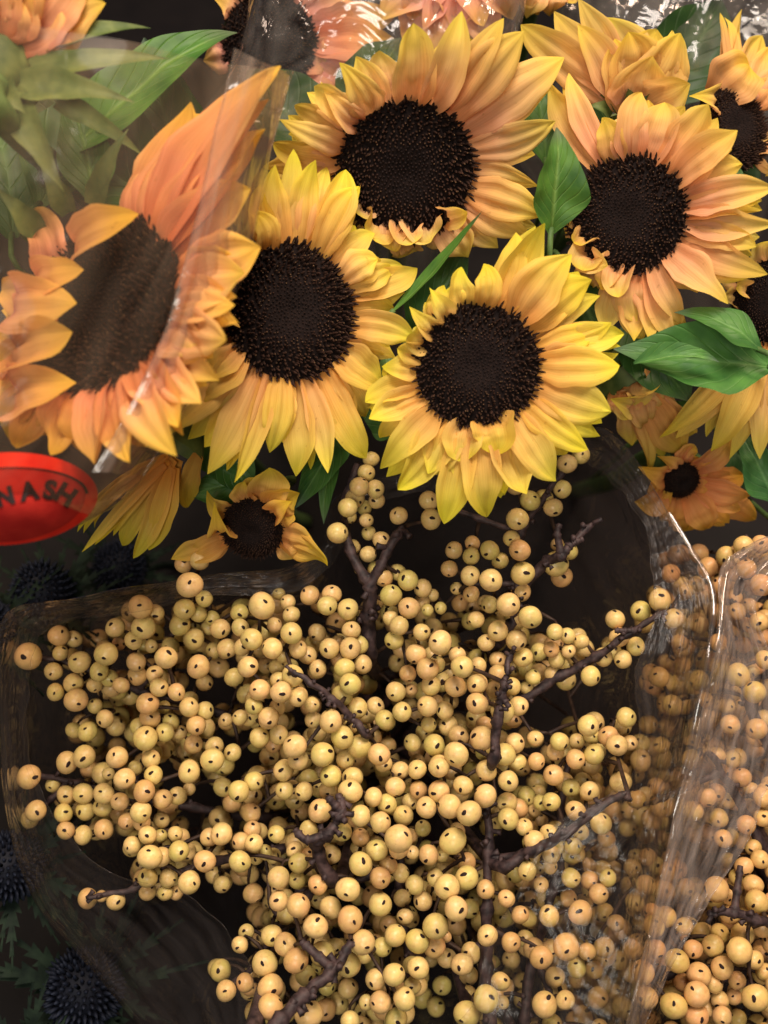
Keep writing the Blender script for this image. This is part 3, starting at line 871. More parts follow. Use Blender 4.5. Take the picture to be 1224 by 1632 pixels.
T[(400, 820)] = "500,25,32 430,10,30 640,5,42 780,20,48 510,80,32 375,80,48 440,140,35 565,110,40 508,172,38 470,238,22 540,240,38 575,275,42 635,250,38 680,285,48 607,350,50 745,320,42 785,350,30 685,405,50 740,380,40 765,415,28 822,405,28 605,450,35 642,482,46 620,545,45 255,350,45 350,345,46 330,395,45 420,410,50 120,345,28 160,380,35 175,435,38 175,515,50 105,490,35 205,585,42 245,610,42 140,610,35 85,580,42 290,670,42 180,700,50 110,660,35 340,580,45 430,580,50 470,565,42 405,665,48 485,650,42 435,500,42 740,510,40 820,555,55 715,605,48 765,670,50 805,650,40 895,610,40 915,660,52 985,655,38 680,690,40 780,740,45 885,745,48 980,735,48 430,735,50 395,785,50 460,840,48 628,768,46 695,760,28 655,855,45 580,890,45 540,830,42 765,830,48 805,815,35 840,850,40 980,820,52 770,910,38 855,915,45 265,825,36 345,895,55 270,890,40 130,770,50 120,720,40 205,790,45 45,760,42 75,890,45 40,970,42 120,955,45 190,1005,55 205,1065,48 310,1040,56 395,965,55 430,920,35 410,1060,45 470,1005,55 530,965,40 555,1040,52 575,1080,40 140,1110,45 440,1140,48 345,1130,48 880,155,40 955,180,40 960,125,35 1035,155,45 1080,200,38 860,235,38 950,265,45 1040,285,52 955,345,38 890,320,27 1155,20,52 1130,105,40 1165,155,50 1178,255,55 1170,335,48 1115,390,55 1035,390,40 975,455,40 1070,505,48 1020,555,40 1150,545,48 1210,445,55 1180,620,45 1070,630,40 1070,690,42 1130,745,42 1160,830,45 1090,850,55 1010,910,38 900,960,46 1000,970,55 795,1000,50 700,990,40 890,1040,58 1010,1030,40 1100,1040,50 1145,990,45 1155,1075,42 1020,1110,48 720,1105,42 815,1095,48 645,1110,42 1115,1155,48 1210,-60,48 1150,-130,48 1310,-30,45 1270,-70,42 1350,-110,42 1370,-220,45 1390,-310,40 1430,-260,42 520,-240,38 500,-180,40 470,-120,45 450,-70,45 540,-110,42 545,-60,38 420,-30,45 490,-30,35 770,-60,45"
T[(774, 820)] = "305,215,62 330,270,48 360,160,40 310,130,30 755,370,52 672,420,46 562,455,45 578,532,48 650,572,42 595,628,42 510,618,42 815,450,45 868,330,35 300,510,38 355,525,35 415,550,35 285,585,38 360,592,32 308,630,38 205,705,38 290,690,38 180,750,32 455,700,45 445,915,50 460,960,38 395,985,35 320,985,45 390,1060,45 470,1040,45 300,1030,40 215,970,35 220,1070,38 295,1130,48 585,1160,50 370,1185,42 450,1200,45 570,1000,50 530,960,45 610,880,45 625,990,35"
T[(0, 1182)] = "290,90,50 365,65,52 508,68,50 125,152,55 230,185,35 155,300,48 130,335,40 360,225,46 285,230,40 540,160,48 585,115,35 655,75,42 470,140,28 665,145,42 625,215,50 450,225,48 520,260,42 275,310,43 370,300,42 445,285,45 285,385,40 360,405,43 450,380,45 610,305,50 550,345,40 615,350,40 700,340,36 705,250,45 770,235,42 820,130,52 820,205,28 640,405,43 695,410,32 760,400,35 572,450,40 650,500,55 700,500,45 775,475,48 640,590,46 640,650,40 730,590,42 820,610,52 715,655,35 765,655,32 888,518,50 960,400,52 905,415,40 1040,520,50 1045,435,42 1100,440,42 1095,380,40 1150,480,35 1185,495,35 1110,505,30 920,80,53 1008,48,40 930,20,42 1035,215,50 1100,172,45 835,15,42 380,680,45 440,670,25 503,690,42 1068,825,35 1040,880,38 980,1080,46 1062,1045,42"
T[(400, 1182)] = "345,150,50 440,150,45 430,215,55 335,215,45 300,300,55 250,385,45 395,390,45 475,320,50 530,240,45 560,350,50 590,270,45 475,415,42 660,320,45 625,195,45 720,120,42 725,210,42 690,260,38 760,285,48 815,215,50 815,105,48 860,280,55 945,310,58 920,190,45 1015,235,55 1110,265,48 1115,335,50 875,430,62 640,420,65 690,410,35 745,375,38 545,470,50 475,530,55 560,590,50 595,535,40 640,465,45 770,490,45 700,480,30 830,495,30 650,570,42 710,620,45 800,590,40 850,630,58 935,590,55 935,525,45 890,725,55 1017,640,42 745,690,45 668,760,38 800,800,58 845,845,25 560,705,55 420,640,55 430,770,60 345,720,50 205,710,58 120,590,52 200,600,40 205,525,45 255,490,35 295,550,35 290,620,45 350,490,42 190,470,38 120,690,45 280,800,55 485,870,57 570,890,45 625,840,50 720,865,53 795,890,50 420,965,57 310,920,57 195,950,58 335,1020,42 150,880,55 90,840,48 60,960,58 85,1065,58 85,1150,60 250,1180,65 725,980,50 620,1010,52 540,1030,48 560,1130,52 665,1115,52 630,1200,50 500,1130,35 700,1060,38 1025,840,48 955,915,48 915,965,50 1082,1040,43 1020,1115,60 1090,1130,30 935,1180,60 430,1210,45 1185,370,42 1215,435,40 110,400,40 145,120,45 145,210,42 230,215,42"
T[(774, 1182)] = "285,260,42 450,230,45 390,300,46 275,400,43 210,430,48 285,490,40 280,540,35 380,455,42 370,495,40 240,265,35 210,300,28 500,355,50 410,390,40 370,590,45 180,560,45 240,620,35 275,755,48 410,740,55 360,680,40 240,935,52 350,890,60 300,1020,45 395,980,45 255,1140,60 345,1120,42 110,870,45 90,680,40 450,600,40 530,590,40 490,660,45 150,750,40 440,910,40"
TR = {}
TR[(774, 820)] = "1118,135,45 1195,130,42 1040,180,45 1130,235,45 1085,250,45 1195,305,52 1020,310,42 1075,360,40 1090,420,40 1010,555,40 1185,465,45 955,805,35 1095,695,55 1155,680,30 1165,770,50 1080,775,32 1045,830,40 1175,930,50 1060,910,45 1210,630,42 1000,1050,45 1070,1060,40 1110,1140,45 980,1000,40 1215,1200,40 1150,1200,40"
TR[(774, 1182)] = "655,250,45 730,800,50 780,760,50 860,800,40 830,950,55 680,1000,55 900,900,42 985,885,50 1000,640,60 1060,670,40 1120,540,42 1160,460,38 1160,620,45 1175,695,55 1090,590,38 1060,750,45 1200,800,50 1015,830,42 1115,835,52 1100,905,60 1165,945,42 1025,980,52 925,1010,55 990,1050,42 855,1045,42 1090,1035,40 915,1095,58 815,1145,60 960,1155,35 1015,1120,42 1075,1105,35 915,1190,55 1025,1190,45 1170,1110,60 1200,330,40 1130,360,45 1200,240,45 1130,230,40 1010,330,45 1030,420,40 960,240,45 900,300,45 1190,510,42 1000,220,40 1050,250,40 700,1110,50 740,900,45 640,900,45 1210,1000,40 1245,870,50 1250,700,50 1255,560,45 1260,1060,50"

def parse(tb):
    out = []
    for (ox, oy), s in tb.items():
        for w in s.split():
            x, y, r = map(float, w.split(','))
            out.append((ox + x / 2.72, oy + y / 2.72, r / 2.72))
    return out

def surf_main(x, y):
    dx, dy = (x - 600) / 500, (y - 1230) / 400
    return 0.405 + 0.014 * noise.noise(Vector((x / 95.0, y / 95.0, 4.2))) + 0.022 * (dx * dx) + 0.010 * max(0, -dy) ** 2 - 0.016 * max(0, dy)

def surf_right(x, y):
    return 0.425 - 0.03 * max(0, (y - 1300) / 330)

def pack(items, surf, extra):
    """push berries back along their own line of sight until none cut into another"""
    placed = []
    cells = {}
    def fits(p, r):
        k = tuple((p / 0.012).astype(int))
        for a in (-1, 0, 1):
            for b in (-1, 0, 1):
                for c in (-1, 0, 1):
                    for q, s in cells.get((k[0] + a, k[1] + b, k[2] + c), ()):
                        if np.linalg.norm(p - q) < 0.93 * (r + s):
                            return False
        return True
    def put(x, y, rp, d0, dmax):
        d = d0
        while d < dmax:
            r = rp * (0.75 * d + 0.25 * d0) / FPX
            p = P(x, y, d)
            if fits(p, r):
                cells.setdefault(tuple((p / 0.012).astype(int)), []).append((p, r))
                placed.append((p, r))
                return True
            d += 0.0015
        return False
    for x, y, rp in sorted(items, key=lambda q: -q[2]):
        rp = 15.9 + (rp - 16.5) * 0.9
        d0 = surf(x, y) + random.uniform(-0.004, 0.004) + (17.5 - min(rp, 21)) * 0.0022
        put(x, y, rp, d0, d0 + 0.09)
    for x, y, rp in extra:
        d0 = surf(x, y) + random.uniform(0.018, 0.085)
        put(x, y, rp, d0, d0 + 0.03)
    return placed

main_items = parse(T)
right_items = parse(TR)
mi_arr = np.array(main_items)
extra = []
while len(extra) < 1000:
    x, y = random.uniform(90, 1050), random.uniform(960, 1660)
    near = np.hypot(mi_arr[:, 0] - x, mi_arr[:, 1] - y)
    if (x > 850 and y > 1150) or np.sum(near < 55) >= (6 if x < 330 or y < 1150 else 3):
        extra.append((x, y, random.uniform(13.5, 17.5)))
ri_arr = np.array(right_items)
extra_r = []
while len(extra_r) < 430:
    x, y = random.uniform(1030, 1290), random.uniform(880, 1660)
    if np.min(np.hypot(ri_arr[:, 0] - x, ri_arr[:, 1] - y)) < 110:
        extra_r.append((x, y, random.uniform(13, 17.5)))
main_b = pack(main_items, surf_main, extra)
right_b = pack(right_items, surf_right, extra_r)

def pt(x, y, d):
    return (x, y, d)
# branches: label, points from the tip inwards (photo pixel and distance), thickness
BR = [
    ("berry branch forking into two bare dark twigs below the withered small sunflower", [(642, 838, .418), (612, 890, .416), (592, 935, .418), (588, 990, .425), (590, 1060, .44)], 0.0026, [[(592, 935, .418), (572, 905, .418), (556, 870, .420), (548, 810, .425), (570, 740, .43)]]),
    ("berry branch ending in a knobbly upright twig among dense berries", [(815, 1038, .398), (806, 1080, .397), (800, 1110, .398), (790, 1160, .400), (780, 1220, .41)], 0.0017, [[(800, 1110, .398), (812, 1128, .397)]]),
    ("berry branch with a short bare twig tip crossing pale berries in the crowded middle", [(462, 1066, .398), (490, 1085, .397), (528, 1112, .400), (560, 1145, .405), (590, 1172, .412)], 0.0014, [[(528, 1112, .4), (522, 1126, .398)]]),
    ("berry branch with a gnarled dark knot ringed by berries", [(540, 1268, .390), (545, 1295, .388), (520, 1330, .389), (505, 1352, .395), (540, 1400, .41)], 0.0022, [[(520, 1330, .389), (488, 1338, .388), (470, 1322, .39)], [(545, 1295, .388), (522, 1270, .386)]]),
    ("berry branch with dried bud stubs standing against the dark sleeve wall", [(945, 834, .412), (912, 866, .410), (895, 885, .410), (868, 900, .418), (800, 960, .43)], 0.0019, [[(895, 885, .41), (888, 850, .41), (893, 835, .41)], [(912, 866, .41), (930, 858, .409)]]),
    ("berry branch with a straight thick bare stem dropping to the front edge", [(776, 1260, 0.417), (778, 1330, 0.414), (775, 1450, 0.410), (774, 1560, 0.404), (772, 1680, 0.402)], 0.0023, [[(778, 1370, 0.414), (835, 1362, 0.410), (880, 1340, 0.407)]]),
    ("berry branch with one berry tipping a long bare twig near the film fold", [(1000, 1262, .392), (960, 1285, .393), (900, 1328, .397), (840, 1360, .405), (780, 1372, .415)], 0.0019, []),
    ("berry branch with a triple bunch against the dark inside of the sleeve", [(1062, 975, 0.413), (1010, 1005, 0.416), (950, 1045, 0.422), (880, 1085, 0.428), (800, 1130, 0.438)], 0.0017, [[(1010, 1005, 0.416), (980, 1005, 0.416)]]),
    ("berry branch with a stout purple stem rising from the front edge", [(560, 1500, .385), (530, 1545, .380), (485, 1585, .374), (440, 1632, .366), (390, 1690, .36)], 0.0024, [[(530, 1545, .38), (480, 1500, .385)]]),
    ("berry branch reaching out to the rounded corner of the sleeve", [(40, 1045, 0.436), (120, 1060, 0.440), (220, 1100, 0.447), (330, 1130, 0.457), (430, 1160, 0.467)], 0.0016, [[(220, 1100, 0.447), (250, 1060, 0.442), (310, 940, 0.437)], [(150, 1070, 0.442), (100, 1105, 0.442)]]),
    ("berry branch with well-spaced berries lying along the sleeve wall beside the blue thistles", [(45, 1235, 0.434), (110, 1245, 0.439), (200, 1270, 0.446), (330, 1290, 0.455), (450, 1300, 0.462)], 0.0017, [[(200, 1270, 0.446), (230, 1210, 0.442), (240, 1160, 0.440)], [(110, 1245, 0.439), (50, 1305, 0.440)]]),
    ("berry branch ending in three loose berries behind the crumpled film", [(140, 1430, 0.416), (200, 1420, 0.418), (270, 1395, 0.422), (360, 1370, 0.432), (480, 1340, 0.444)], 0.0015, [[(270, 1395, 0.422), (240, 1350, 0.416)]]),
    ("berry branch carrying the column of berries above the bare dark sleeve interior", [(905, 740, .43), (870, 790, .425), (830, 850, .42), (825, 930, .418), (800, 1020, .425)], 0.0016, [[(830, 850, .42), (690, 800, .428)], [(825, 930, .418), (745, 930, .42)]]),
    ("berry branch behind the wide flap of crinkled film", [(930, 1180, 0.440), (900, 1240, 0.438), (880, 1420, 0.425), (850, 1520, 0.420), (820, 1640, 0.420)], 0.0018, [[(880, 1420, 0.425), (935, 1400, 0.420)], [(850, 1520, 0.420), (880, 1590, 0.410)]]),
    ("berry branch hung with crowded berries running through the heart of the bunch", [(690, 1150, 0.445), (660, 1250, 0.440), (640, 1350, 0.435), (640, 1450, 0.435), (660, 1560, 0.435)], 0.0018, [[(640, 1350, 0.435), (580, 1400, 0.430), (470, 1420, 0.425)], [(660, 1250, 0.440), (720, 1270, 0.435)]]),
    ("berry branch drooping with large pale berries over the front of the sleeve", [(350, 1580, 0.427), (400, 1540, 0.422), (450, 1470, 0.417), (500, 1420, 0.422), (560, 1380, 0.432)], 0.0016, [[(450, 1470, 0.417), (430, 1440, 0.414)]]),
]
BRR = [
    ("berry branch reaching up beside the dark folds of the neighbouring sleeve", [(1190, 860, .43), (1180, 920, .43), (1160, 1000, .435), (1180, 1090, .44), (1230, 1200, .45)], 0.0018, [[(1160, 1000, .435), (1150, 1100, .43)]]),
    ("berry branch blurred behind the neighbouring sleeve's film", [(1120, 1180, .42), (1150, 1230, .425), (1190, 1300, .43), (1230, 1380, .44)], 0.0018, [[(1150, 1230, .425), (1040, 1280, .415)]]),
    ("berry branch with a bare dark twig leading to the sharp peach berries", [(1130, 1455, .396), (1170, 1455, .398), (1215, 1468, .402), (1260, 1480, .42)], 0.0020, [[(1170, 1455, .398), (1180, 1380, .405)]]),
    ("berry branch heavy with orange-tinted berries in the neighbouring bunch", [(1050, 1560, 0.415), (1110, 1545, 0.415), (1170, 1560, 0.420), (1250, 1570, 0.440)], 0.0020, [[(1110, 1545, 0.415), (1120, 1620, 0.408)], [(1110, 1545, 0.415), (1060, 1470, 0.420)]]),
]

def build_branches(defs, berries, root_px, group, tint, first=[0]):
    rp = P(root_px[0], root_px[1], 0.5)
    rp = rp + FWD * (rp[2] / -FWD[2])
    branches = []
    for k, (label, pts, th, subs) in enumerate(defs):
        ang = 2 * math.pi * k / len(defs)
        rootp = rp + np.array((0.018 * math.cos(ang), 0.018 * math.sin(ang), 0))
        rootp[2] = 0
        root = thing("berry_branch", rootp, label, "berry branch", group)
        main = [P(*q) for q in pts]
        last = main[-1]
        full = main + [last * 0.66 + rootp * 0.34 + FWD * 0.012, last * 0.3 + rootp * 0.7, rootp]
        n = 60
        path = catmull(full, n)
        path[-1][2] = 0.0
        rad = []
        for i in range(n):
            s = i / (n - 1)
            rad.append(th * (0.62 + 0.5 * min(1, s * 2.2)) * (1 + 0.22 * (noise.noise(Vector((k * 5.3, i * 0.55, 1.7)))) + (0.35 if (i % 7 == 3 and i < 36) else 0)))
        for i in range(1, n - 6):
            path[i] = path[i] + 0.0009 * np.array(noise.noise_vector(Vector((k * 3.1, i * 0.33, 0))))
        V, F = tube(path, rad, 8, 0.12)
        mesh_obj("stem", V, F, M_BARK, root)
        node_pts = [path[: int(n * 0.72)]]
        for sb in subs:
            sp = catmull([P(*q) for q in sb], 16)
            V, F = tube(sp, [th * (0.8 - 0.25 * i / 15) * (1 + (0.4 if i % 5 == 2 else 0)) for i in range(16)], 7, 0.15)
            mesh_obj("twig", V, F, M_BARK, root)
            node_pts.append(sp)
        # knobbly spurs left where berries dropped
        J = Join()
        rr = random.Random(k * 17 + len(label))
        for _ in range(12):
            i = rr.randrange(0, 34)
            p = path[i]
            dr = unit(np.array((rr.uniform(-1, 1), rr.uniform(-1, 1), rr.uniform(-.3, 1))))
            V, F = tube([p, p + dr * th * 1.3, p + dr * th * 2.0], [th * 0.5, th * 0.45, th * 0.6], 5)
            J.add(V, F)
        sp = mesh_obj("spurs", J.v, J.f, M_BARK, root)
        sp["kind"] = "stuff"
        branches.append((root, np.concatenate(node_pts), Join(), rootp))
    # nearest branch first; each berry hangs on the wood or on the stalk of its nearest neighbour
    todo = []
    for p, r in berries:
        ds = [float(np.min(np.linalg.norm(br[1] - p, axis=1))) for br in branches]
        bi = int(np.argmin(ds))
        todo.append((ds[bi], bi, p, r))
    todo.sort(key=lambda q: q[0])
    grown = [[n for n in br[1]] for br in branches]
    for best, bi, p, r in todo:
        root, nodes, jn, rootp = branches[bi]
        arr = np.array(grown[bi])
        bn = arr[int(np.argmin(np.linalg.norm(arr - p, axis=1)))]
        o = bpy.data.objects.new("berry", BERRY[random.randrange(len(BERRY))])
        COL.objects.link(o)
        o.parent = root
        o.location = p - rootp
        o.scale = (r * random.uniform(0.96, 1.04), r * random.uniform(0.96, 1.04), r * random.uniform(0.92, 1.05))
        out = unit(p - bn)
        dr = unit(-unit(p - CAM) * 1.0 + 0.35 * out + np.array([random.gauss(0, .5) for _ in range(3)]))
        o.rotation_euler = Vector(dr).to_track_quat('Z', 'Y').to_euler()
        o.rotation_euler.rotate_axis('Z', random.uniform(0, 6.28))
        k = random.uniform(0.84, 0.98)
        o.color = (tint[0] * k, tint[1] * k, tint[2] * k, 1)
        a0 = p - dr * r * 0.85
        joint = a0 - dr * 0.0015 + FWD * 0.004
        midp = (joint + bn) / 2 + FWD * min(0.003, np.linalg.norm(bn - p) * 0.2)
        path = catmull([a0, joint, midp, bn], 7)
        V, F = tube(path, [0.0005, 0.0005, 0.0006, 0.0007, 0.0008, 0.0009, 0.0010], 5, cap=False)
        jn.add(V, F)
        grown[bi].append(joint)
        grown[bi].append(midp)
    for root, nodes, jn, rootp in branches:
        if jn.v:
            o = mesh_obj("berry_stalks", jn.v, jn.f, M_PEDICEL, root)
            o["kind"] = "stuff"

build_branches(BR, main_b, (600, 1230), "berry branches in the open sleeve", (1, 1, 1))
build_branches(BRR, right_b, (1330, 1300), "berry branches in the neighbouring sleeve", (1.0, 0.87, 0.87))  # pinker tint paints the warmer light on this bunch into its berries

# ------------------------------------------------------------------ film sleeves
def crumple(V, amp, scale, seed, keep=None):
    out = []
    for i, v in enumerate(V):
        q = Vector(v) * scale + Vector((seed, seed * 1.7, seed * 0.3))
        n = Vector(noise.noise_vector(q)) * 0.7 + Vector(noise.noise_vector(q * 2.3)) * 0.35
        rdg = 1 - abs(noise.noise(q * 1.5))
        out.append(np.asarray(v) + amp * (np.array(n) + (rdg - 0.6) * -FWD * 0.8) * (1 if keep is None else keep[i]))
    return out

def loft(loops, rows_between, nc, closed=True):
    """loops: list of world-space control polylines; returns verts by row"""
    L = [catmull(lp, nc, closed) for lp in loops]
    rows = []
    for a in range(len(L) - 1):
        n = rows_between[a]
        for i in range(n):
            rows.append(L[a] * (1 - i / n) + L[a + 1] * (i / n))
    rows.append(L[-1])
    return rows

def film_obj(name, rows, mat, amp, scale, seed, parent, closed=True, drop=True):
    nr, nc = len(rows), len(rows[0])
    V = np.concatenate(rows)
    keep = [max(0.0, min(1.0, v[2] / 0.08)) for v in V] if drop else None
    V = crumple(V, amp, scale, seed, keep)
    uv = [(j / nc * 1.0, i / nr) for i in range(nr) for j in range(nc)]
    return mesh_obj(name, V, grid_faces(nr, nc, closed), mat, parent, uv=uv), V

def open_sleeve(label, ctrl, center, mat, amp, seed, ground_r, group=None, rolled=(820, 1300)):
    inner = [P(*c[0]) for c in ctrl]
    rim = [P(*c[1]) for c in ctrl]
    fold = [P(c[1][0], c[1][1], c[1][2] + 0.004) * 0.985 + P(center[0], center[1], c[1][2] + 0.004) * 0.015 for c in ctrl]
    def sh(c, f, dd):
        x = c[1][0] * (1 - f) + center[0] * f
        y = c[1][1] * (1 - f) + center[1] * f
        return P(x, y, c[1][2] + dd)
    mid = [sh(c, 0.10, 0.045) for c in ctrl]
    low = [sh(c, 0.42, 0.11) for c in ctrl]
    cg = P(center[0], center[1], 0.5)
    cg = cg + FWD * (cg[2] / -FWD[2])
    cg[2] = 0
    bot = []
    for p in low:
        v = p - cg
        v[2] = 0
        q = cg + unit(v) * ground_r
        q[2] = 0.0005
        bot.append(q)
    root = thing("plastic_sleeve", cg, label, "plastic sleeve", group)
    rows = loft([inner, rim, fold, mid, low, bot], [12, 3, 12, 14, 16], 260)
    for i in range(12):                       # the cut edge wanders
        k = (1 - i / 12) ** 1.5
        for j in range(260):
            a = 2 * math.pi * j / 260
            w = 0.0030 * noise.noise(Vector((4.5 * math.cos(a), 4.5 * math.sin(a), seed))) + 0.0016 * noise.noise(Vector((14 * math.cos(a), 14 * math.sin(a), seed)))
            rows[i][j] = rows[i][j] + k * w * (unit(rows[12][j] - rows[0][j]) - 0.6 * FWD)
    film_obj("flap", rows[:16], mat, amp, 20, seed, root)
    film_obj("wall", rows[15:], M_WALL, amp, 20, seed, root)
    # doubled hem along the cut edge catches the light
    hem = []
    for p in list(rows[0]):
        hem.append(p)
    hem = crumple(hem, amp, 20, seed)
    V, F = tube(hem + [hem[0]], [0.00012] * 261, 5, cap=False)
    mesh_obj("hem", V, F, mat, root, uv=[(0, 0)] * len(V))
    ed = [P(*c[1]) for c in ctrl if rolled[0] <= c[1][1] <= rolled[1] and 1000 < c[1][0] < 1200]
    edge = crumple(list(catmull(ed, 160)), amp, 20, seed)
    V, F = tube(edge, [0.0010 + 0.0005 * noise.noise(Vector((i * 0.06, seed, 0))) for i in range(160)], 9, cap=False)
    mesh_obj("rolled_edge", V, F, M_EDGE, root, uv=[(0, 0)] * len(V))
    return root

C1 = [((60, 1012, .398), (10, 980, .404)), ((170, 985, .404), (150, 945, .410)), ((340, 948, .412), (330, 914, .417)), ((500, 925, .422), (500, 886, .428)),
      ((575, 830, .435), (543, 790, .440)), ((650, 792, .448), (640, 760, .454)), ((800, 772, .450), (800, 740, .456)), ((915, 725, .436), (930, 690, .440)),
      ((965, 770, .416), (988, 700, .418)), ((1030, 850, .398), (1062, 820, .398)), ((1050, 960, .385), (1132, 930, .385)), ((1025, 1080, .375), (1127, 1060, .377)),
      ((1005, 1240, .370), (1088, 1230, .372)), ((880, 1330, .372), (1045, 1430, .364)), ((790, 1480, .374), (1012, 1632, .355)), ((700, 1660, .372), (950, 1780, .355)),
      ((600, 1740, .372), (600, 1820, .372)), ((430, 1660, .382), (320, 1730, .392)), ((405, 1535, .386), (215, 1632, .400)), ((300, 1428, .394), (118, 1512, .408)),
      ((165, 1392, .398), (45, 1400, .408)), ((58, 1240, .402), (3, 1250, .408)), ((40, 1110, .400), (-6, 1100, .408))]
open_sleeve("clear open cellophane sleeve holding the main bunch of pale berry branches", C1, (600, 1250), M_FILM, 0.0030, 3.1, 0.045, "sleeves of berry branches")

C2 = [((1205, 960, .402), (1160, 885, .405)), ((1240, 1080, .392), (1146, 1000, .388)), ((1235, 1200, .386), (1112, 1150, .380)), ((1205, 1320, .382), (1074, 1300, .374)),
      ((1135, 1425, .376), (1034, 1480, .366)), ((1060, 1560, .370), (1000, 1650, .358)), ((1040, 1720, .370), (990, 1800, .36)), ((1300, 1780, .38), (1300, 1860, .38)),
      ((1560, 1580, .40), (1620, 1600, .40)), ((1600, 1200, .42), (1660, 1200, .42)), ((1480, 930, .43), (1500, 900, .43)), ((1300, 900, .42), (1300, 850, .42))]
open_sleeve("crinkled clear sleeve over the neighbouring orange-tinted berry bunch", C2, (1330, 1300), M_FILM2, 0.0034, 8.7, 0.045, "sleeves of berry branches")

def flat_sleeve(label, redge, width, mat, amp, seed, bf, bb, ground_xy, group=None):
    """a flattened tube: right edge given, front and back sheets joined there and at the left edge"""
    rows = []
    ns = 120
    R = catmull(redge, 64)
    front = []
    for i, (x, y, d) in enumerate(R):
        row = []
        wx, wy = width
        for j in range(ns):
            a = 2 * math.pi * j / ns
            s = (1 - math.cos(a)) / 2
            b = math.sin(a)
            dd = d - (bf if b > 0 else bb) * (abs(b) ** 0.8) * (1 if b > 0 else -1)
            row.append(P(x + wx * s, y + wy * s, dd))
            if b > 0:
                front.append((x + wx * s, y + wy * s, dd))
        rows.append(np.array(row))
    g = np.array(ground_xy, float)
    last = rows[-1]
    cl = last.mean(axis=0)
    for f in (0.2, 0.45, 0.7, 0.9, 1.0):
        rr = []
        for p in last:
            tgt = g + (p - cl) * 0.25
            tgt[2] = 0.0005
            rr.append(p * (1 - f) + tgt * f)
        rows.append(np.array(rr))
    root = thing("plastic_sleeve", (g[0], g[1], 0), label, "plastic sleeve", group)
    o, V = film_obj("film", rows, mat, amp, 30, seed, root)
    return root, np.array(front)

S3, front3 = flat_sleeve("clear sleeve with a round red sticker wrapped around the large orange sunflower",
    [(466, 116, .368), (440, 215, .366), (404, 385, .364), (338, 562, .364), (236, 758, .366), (130, 836, .370), (-20, 872, .376), (-120, 960, .40)], (-860, -150), M_FILM3, 0.0024, 5.2, 0.062, 0.03,
    (-0.33, 0.10, 0), "sleeves of sunflowers")
# doubled fold strip along its edge
lp = catmull([(372, 78, 0), (335, 250, 0), (286, 450, 0), (222, 620, 0), (150, 752, 0)], 40)
rp_ = catmull([(462, 122, 0), (432, 250, 0), (388, 420, 0), (318, 600, 0), (232, 756, 0)], 40)
def front_d(x, y):
    k = np.argmin((front3[:, 0] - x) ** 2 + (front3[:, 1] - y) ** 2)
    return front3[k, 2]
rows = []
for i in range(40):
    row = []
    for j in range(9):
        f = j / 8
        x, y = lp[i][0] * (1 - f) + rp_[i][0] * f, lp[i][1] * (1 - f) + rp_[i][1] * f
        row.append(P(x, y, 0.352 - 0.010 * math.sin(math.pi * min(1, 1 - f)) - 0.032 * (1 - f)))
    rows.append(np.array(row))
film_obj("fold_strip", rows, M_STRIP, 0.0012, 30, 9.9, S3, closed=False, drop=False)
for col_ in (0, 8):
    ed = crumple([row[col_] for row in rows], 0.0012, 30, 9.9)
    V, F = tube(ed, [0.00035] * len(ed), 6, cap=False)
    mesh_obj("strip_edge", V, F, M_EDGE, S3, uv=[(0, 0)] * len(V))

# round red sticker with its printed ring and lettering
def sticker():
    cx, cy, ax_, ay_, rot = 6, 795, 150, 74, math.radians(-3)
    def pos(u, v, off):
        x = cx + ax_ * u * math.cos(rot) - ay_ * v * math.sin(rot)
        y = cy + ax_ * u * math.sin(rot) + ay_ * v * math.cos(rot)
        d = 0.318 + 0.030 * max(0, u) ** 2 + 0.012 * max(0, v) ** 2 - off
        return P(x, y, d)
    V, F = [], []
    nr, nc = 10, 64
    for i in range(nr):
        r = i / (nr - 1)
        for j in range(nc):
            a = 2 * math.pi * j / nc
            V.append(pos(r * math.cos(a), r * math.sin(a), 0))
    s = mesh_obj("sticker", V, grid_faces(nr, nc, True), M_RED, S3)
    s["label"] = "round red sticker with black ring and lettering"
    V = []
    for i in range(2):
        for j in range(nc):
            a = math.pi * (1.0 + j / (nc - 1))
            r = 0.92 - 0.035 * i
            V.append(pos(r * math.cos(a) * 0.98, r * math.sin(a) * 0.72 - 0.02, 0.0006))
    o = mesh_obj("printed_ring", V, grid_faces(2, nc), M_INK)
    o.parent = s
    V = []
    for i in range(8):
        r = 0.885 * i / 7
        for j in range(nc):
            a = 2 * math.pi * j / nc
            V.append(pos(r * math.cos(a) * 0.98, r * math.sin(a) * (0.72 if math.sin(a) < 0 else 1.08) - 0.02, 0.0003))
    o = mesh_obj("printed_field", V, grid_faces(8, nc, True), M_RED2)
    o.parent = s
    for ch, px, py, ang, hgt in (("N", 8, 793, -12, 27), ("A", 47, 786, -6, 28), ("S", 80, 786, 14, 29), ("H", 104, 795, 36, 30)):
        cu = bpy.data.curves.new("letter", 'FONT')
        cu.body = ch
        cu.align_x = 'CENTER'
        cu.align_y = 'CENTER'
        cu.size = 1.0
        cu.offset = 0.05
        tmp = bpy.data.objects.new("letter", cu)
        COL.objects.link(tmp)
        dg = bpy.context.evaluated_depsgraph_get()
        me = bpy.data.meshes.new_from_object(tmp.evaluated_get(dg))
        bpy.data.objects.remove(tmp)
        a = math.radians(ang)
        V = []
        for v in me.vertices:
            x_, y_ = v.co.x * hgt * 1.42 * 1.0, -v.co.y * hgt * 1.42
            X = px + x_ * math.cos(a) - y_ * math.sin(a)
            Y = py + x_ * math.sin(a) + y_ * math.cos(a)
            u, w = (X - cx) / ax_, (Y - cy) / ay_
            V.append(pos(u, w, 0.0007))
        F = [tuple(p.vertices) for p in me.polygons]
        o = mesh_obj("letter", V, F, M_INK, None, smooth=False)
        o.parent = s
sticker()

